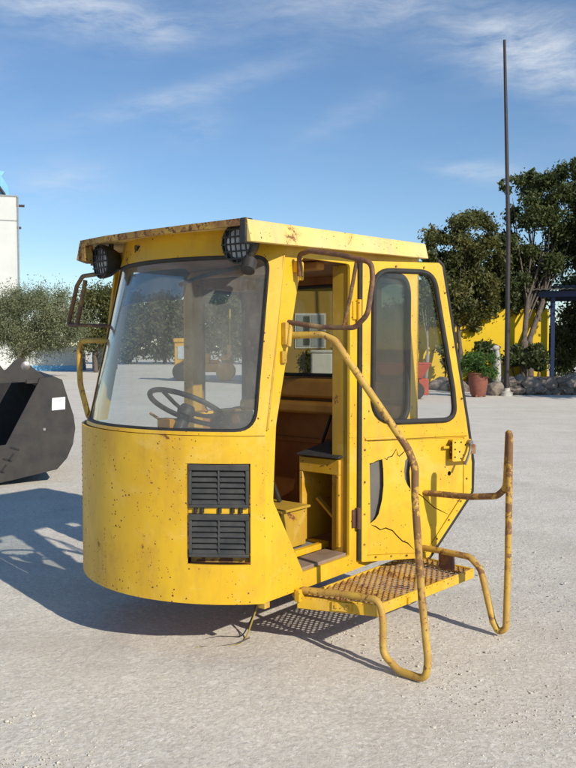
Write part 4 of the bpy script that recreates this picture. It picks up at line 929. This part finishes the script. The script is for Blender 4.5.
# ------------------------------------------------------------------ yellow wall, planting bed, rock edge on the right
YW = 31.6; pl_, pr_ = at(395, 370, YW), at(548.5, 370, YW); zt = at(500, 309, YW).z
m = MB(); m.box(pl_.x, pr_.x, YW, YW + .25, 0, zt); yw = m.build('garden_wall', M['wall_yellow'], None, bevel=.02); tag(yw, 'bright yellow plastered garden wall behind the trees on the right', 'wall')
def rock_wall():
    rnd = random.Random(5); m = MB(); Y = 26.6
    x = at(497, 395, Y).x + .1
    while x < 14:
        for row in range(2):
            w = rnd.uniform(.28, .52); m.ball((x + w * .5 + row * .1, Y + rnd.uniform(-.1, .1), .13 + row * .27 + rnd.uniform(-.05, .07)), w * rnd.uniform(.5, .8), 2, .55, (1, .75, rnd.uniform(.5, .95)), rnd)
        x += w * .9
    o = m.build('rock_wall', M['rock'], None, 25); tag(o, 'low wall of rough pale rocks along the planting bed at the right', 'rock wall')
rock_wall()
def bed():
    m = MB(); x0 = at(497, 395, 27).x; m.box(x0, 16, 26.7, YW, 0, .42); o = m.build('planting_bed', plain('dark_soil', (.10, .075, .05), (.06, .045, .03), .95), None); tag(o, kind='structure')
bed()
# low rubble left of the pole
m = MB(); rnd = random.Random(9)
for i in range(16):
    q = at(rnd.uniform(436, 470), 388, rnd.uniform(28, 31)); m.ball((q.x, q.y, rnd.uniform(.05, .25)), rnd.uniform(.2, .4), 2, .3, (1, .8, .7), rnd)
tag(m.build('rubble_heap', M['rock'], None, 25), 'low heap of brown stones beyond the open cab door', 'rubble')
# planter with fern
p = at(478, 397, 25.5); PT = empty('plant_pot', (p.x, 25.5, 0)); tag(PT, 'terracotta pot with a bushy green fern left of the thin pole', 'plant pot')
m = MB(); m.lathe([(.20, .0), (.24, .08), (.30, .42), (.29, .66), (.32, .69), (.31, .73), (.26, .69)], (0, 0, 1), (0, 0, .03), 24); m.build('pot', M['terracotta'], PT)
for k in range(3):
    t = 2.1 * k; m = MB(); m.tube([(math.cos(t) * .19, math.sin(t) * .19, 0), (math.cos(t) * .2, math.sin(t) * .2, .08)], .05, 6); m.build('foot', M['terracotta'], PT)
rng = np.random.default_rng(4); cen = [(rng.uniform(-.5, .5), rng.uniform(-.35, .35), .92 + rng.uniform(-.30, .34)) for k in range(30)]
v, f, tn = leaves(cen, [.22] * 30, 3600, .14, rng, 5); mesh_np('fern', v, f, M['leaf_fern'], PT, tn)
# white stone bird figure
p = at(497, 394, 26.2); S = empty('stone_figure', (p.x, 26.2, 0)); tag(S, 'slim white stone figure on a rock plinth between the fern pot and the pole', 'statue')
m = MB(); m.lathe([(.14, .45), (.16, .6), (.145, .95), (.12, 1.2), (.085, 1.36), (.07, 1.45)], (0, 0, 1), (0, 0, 0), 16); m.ball((-.04, 0, 1.52), .11, 2, .05, (1.3, .9, .8)); m.ball((-.17, 0, 1.48), .045, 2, .0, (1.5, .7, .6)); m.build('body', M['statue'], S, 50)
m = MB(); m.ball((0, 0, .2), .36, 2, .25, (1, .8, .75)); m.build('plinth', M['rock'], S, 25)
# tall thin pole
p = at(506.5, 396, 26); m = MB(); top = at(504.5, 40, 26); m.tube([(p.x, 26, 0), (p.x, 26, 5), (top.x, 26, top.z)], [.085, .07, .045], 12); o = empty('tall_pole', (p.x, 26, 0)); tag(o, 'tall thin dark pole rising above the trees', 'pole')
pm = m.build('shaft', M['pole'], o); pm.location = (-p.x, -26, 0)
m = MB(); m.lathe([(.20, 0), (.18, .12), (.11, .15), (.10, .25)], (0, 0, 1), (0, 0, 0), 16); m.build('base', M['statue'], o)
# blue shelter
SY = 31.3; S = empty('blue_shelter', (at(552, 392, SY).x, SY, 0), R(-17)); tag(S, 'open shelter with blue posts, blue beam and dark tiled roof at the right edge', 'shelter')
zb, zr = at(552, 297, SY).z, at(552, 289, SY).z
for x in (0., 4.2):
    for y in (0., 3.0):
        m = MB(); m.box(x - .07, x + .07, y - .07, y + .07, 0, zb); m.build('post', M['blue'], S)
m = MB(); m.box(-.75, 5, -.16, -.06, zb, zb + .22); m.box(-.75, 5, 3.06, 3.16, zb, zb + .22); m.box(-.72, -.6, -.05, 3.05, zb, zb + .2); m.build('beam', M['blue'], S)
m = MB(); n = 60; x0, x1 = -.85, 5.2
def roofp(x, y): return Vector((x, y, zb + .26 + .10 * (y + .5) + .035 * abs(math.sin(x * 13))))
vs = []; ny = 2
for i in range(n * 4 + 1):
    x = x0 + (x1 - x0) * i / (n * 4)
    for y in (-.45, 3.6): vs += [roofp(x, y), roofp(x, y) - Vector((0, 0, .04))]
fs = []
for i in range(n * 4):
    a = i * 4; fs += [(a, a + 4, a + 6, a + 2), (a + 1, a + 3, a + 7, a + 5), (a, a + 1, a + 5, a + 4), (a + 2, a + 6, a + 7, a + 3)]
m.add(vs, fs); m.build('roof', M['tile'], S, 20)
for i, (cx, Y, rx, ry, sd) in enumerate([(566, 34.5, 16, 26, 41), (596, 33.5, 20, 30, 42), (538, 30.6, 8, 10, 43), (556, 34, 14, 40, 46), (578, 36, 24, 44, 44), (612, 36, 26, 44, 45)]):
    px_tree('garden_shrub', cx, 384, Y, cx, 350, rx, ry, 16, 4000, .15, 'leaf_dark', 'bark', ['dark shrub growing behind the blue shelter post', 'dark shrub behind the blue shelter at the picture edge', 'small shrub against the yellow wall left of the blue post', 'narrow tall dark bush right behind the blue shelter post', 'tall dark hedge bush filling the back of the blue shelter', 'tall dark hedge bush at the far right behind the blue shelter'][i], cat='shrub', seed=sd, trunk_r=.04, clump=.45)
for i, (cx, cy, rx, ry, Y, lb) in enumerate([(446, 356, 10, 14, 30.6, 'small shrub beyond the open door, left of the fern pot'), (484, 352, 12, 12, 30.8, 'small shrub behind the fern pot'),
        (513, 358, 11, 14, 30.5, 'small dark shrub just right of the thin pole base'), (538, 362, 12, 12, 29.5, 'small dark shrub above the rock wall left of the blue post'), (405, 352, 14, 22, 30.8, 'shrub seen through the middle of the cab door glass')]):
    px_tree('garden_shrub', cx, 384, Y, cx, cy, rx, ry, 14, 3500, .14, 'leaf_dark', 'bark', lb, cat='shrub', seed=60 + i, trunk_r=.03, clump=.5)
tree('leafy_tree', (13.5, 21.5, 0), (13.5, 21.5, 4.4), (2.6, 2.6, 2.4), 30, 9000, .2, 'leaf_dark', 'bark', 'unseen tree added right of the view to shade the rocks by the blue shelter', seed=77, trunk_r=.15)  # unseen tree, added to cast shade over the rocks and bed
# red drum seen through the door glass
p = at(402, 391, 24.5); DR = empty('tipping_cart', (p.x, 24.5, 0)); tag(DR, 'faded red tipping cart standing beyond the open cab door', 'cart')
def frustum(m, x0, x1, y0, y1, z0, X0, X1, Y0, Y1, z1):
    m.add([(x0, y0, z0), (x1, y0, z0), (x1, y1, z0), (x0, y1, z0), (X0, Y0, z1), (X1, Y0, z1), (X1, Y1, z1), (X0, Y1, z1)], [(0, 3, 2, 1), (0, 1, 5, 4), (1, 2, 6, 5), (2, 3, 7, 6), (3, 0, 4, 7), (4, 5, 6, 7)])
m = MB(); frustum(m, -.6, .55, -.35, .35, .62, -.9, .78, -.5, .5, 1.05); m.box(-.92, .80, -.52, .52, 1.05, 1.09); m.build('tray', M['red'], DR, bevel=.02)
m = MB(); m.box(.45, .75, -.3, .3, .12, .615); m.build('end_frame', M['red'], DR, bevel=.02)
m = MB(); m.box(-.8, .45, -.2, .2, .42, .50); m.build('chassis', M['pole'], DR)
for x, y in ((-.55, -.42), (-.55, .3), (.35, -.42), (.35, .3)):
    m = MB(); m.lathe([(.1, 0), (.24, 0), (.26, .03), (.26, .09), (.24, .12), (.1, .12)], (0, 1, 0), (x, y, .26), 18); m.build('wheel', M['rubber'], DR)

# ------------------------------------------------------------------ bucket at the left edge
def bucket():
    Y = 9.2; s = mpp(Y)
    o = at(35, 430, Y); root = empty('loader_bucket', (o.x, Y, 0), R(21)); tag(root, 'dark grey digging bucket with a white sticker at the left edge', 'bucket')
    def q(x, y): return ((x - 35) * s, CAMH - (y - YH) * s)
    back = [q(40, 378), q(55, 377), q(62, 380), q(67, 397), q(73, 417), q(74.5, 430), q(72, 446), q(66, 460), q(56, 471)]
    side = [q(-45, 484), q(-52, 470), q(-12, 446), q(7, 444), q(38, 384)] + back + [q(14, 479.5), q(0, 482)]
    for y in (0., 2.25):
        m = MB(); m.sheet(side if y == 0 else [q(-45, 484), q(-75, 384), q(38, 384)] + back + [q(14, 479.5), q(0, 482)], [], lambda x, z, y=y: Vector((x, y, z)), .025 if y == 0 else -.025); m.build('side_plate', M['bucket'] if y == 0 else M['bucket_in'], root, 20, bevel=.004)  # far plate filled out in near-black to stand for the shaded mouth
    shell = [q(38, 384)] + back + [q(14, 479.5), q(-45, 484)]
    m = MB(); n = len(shell); c = Vector((q(20, 430)))
    inn = []
    for p in shell:
        d = (c - Vector(p)).normalized() * .03; inn.append((p[0] + d.x, p[1] + d.y))
    vs = [(x, y, z) for y in (.026, 2.224) for x, z in shell] + [(x, y, z) for y in (.026, 2.224) for x, z in inn]
    fs = []
    for i in range(n - 1):
        fs += [(i, i + 1, n + i + 1, n + i), (2 * n + i, 3 * n + i, 3 * n + i + 1, 2 * n + i + 1)]
    fs += [(0, n, 3 * n, 2 * n), (n - 1, 3 * n - 1, 4 * n - 1, 2 * n - 1)]
    m.add(vs, fs); m.build('shell', M['bucket_in'], root, 40)
    m = MB(); x, z = q(38, 384); m.box(x - .12, x + .22, .03, 2.2, z + .0, z + .055); m.build('top_beam', M['bucket'], root, bevel=.01)
    for y0 in (.10, .42):
        m = MB(); m.sheet(rpoly([q(-22, 384), q(50, 381), q(30, 364), q(24, 358), q(18, 361), q(8, 372), q(-2, 358), q(-10, 358)], .03, 4), [], lambda x, z, y=y0: Vector((x, y, z)), -.05); lg = m.build('hinge_lug', M['bucket'], root, bevel=.008)
        x, z = q(27, 366); m = MB(); m.lathe([(.05, -.03), (.05, .05), (.02, .06)], (0, -1, 0), (x, y0, z), 16); m.build('pin', M['steel'], lg)
    m = MB(); m.sheet([q(51.5, 411), q(64.5, 410), q(64.8, 397.5), q(52, 398.5)], [], lambda x, z: Vector((x, -.004, z)), .002); m.build('sticker', M['paper'], root)
    m = MB(); x, z = q(44, 430); m.lathe([(.018, 0), (.014, .012), (0, .014)], (0, -1, 0), (x, 0, z), 12); m.build('bolt', M['grey_metal'], root)
    m = MB()
    for k in range(5):
        x, z = q(1 + k * 3.6, 470 - k * 5.5 + (k % 2) * 3); m.box(-.05, .05, -.006, -.001, -.010, .010, Matrix.Translation((x, 0, z)) @ Matrix.Rotation(R(-55 if k % 2 else 20), 4, 'Y'))
    m.build('scuff_weld', M['bucket_in'], root)
bucket()
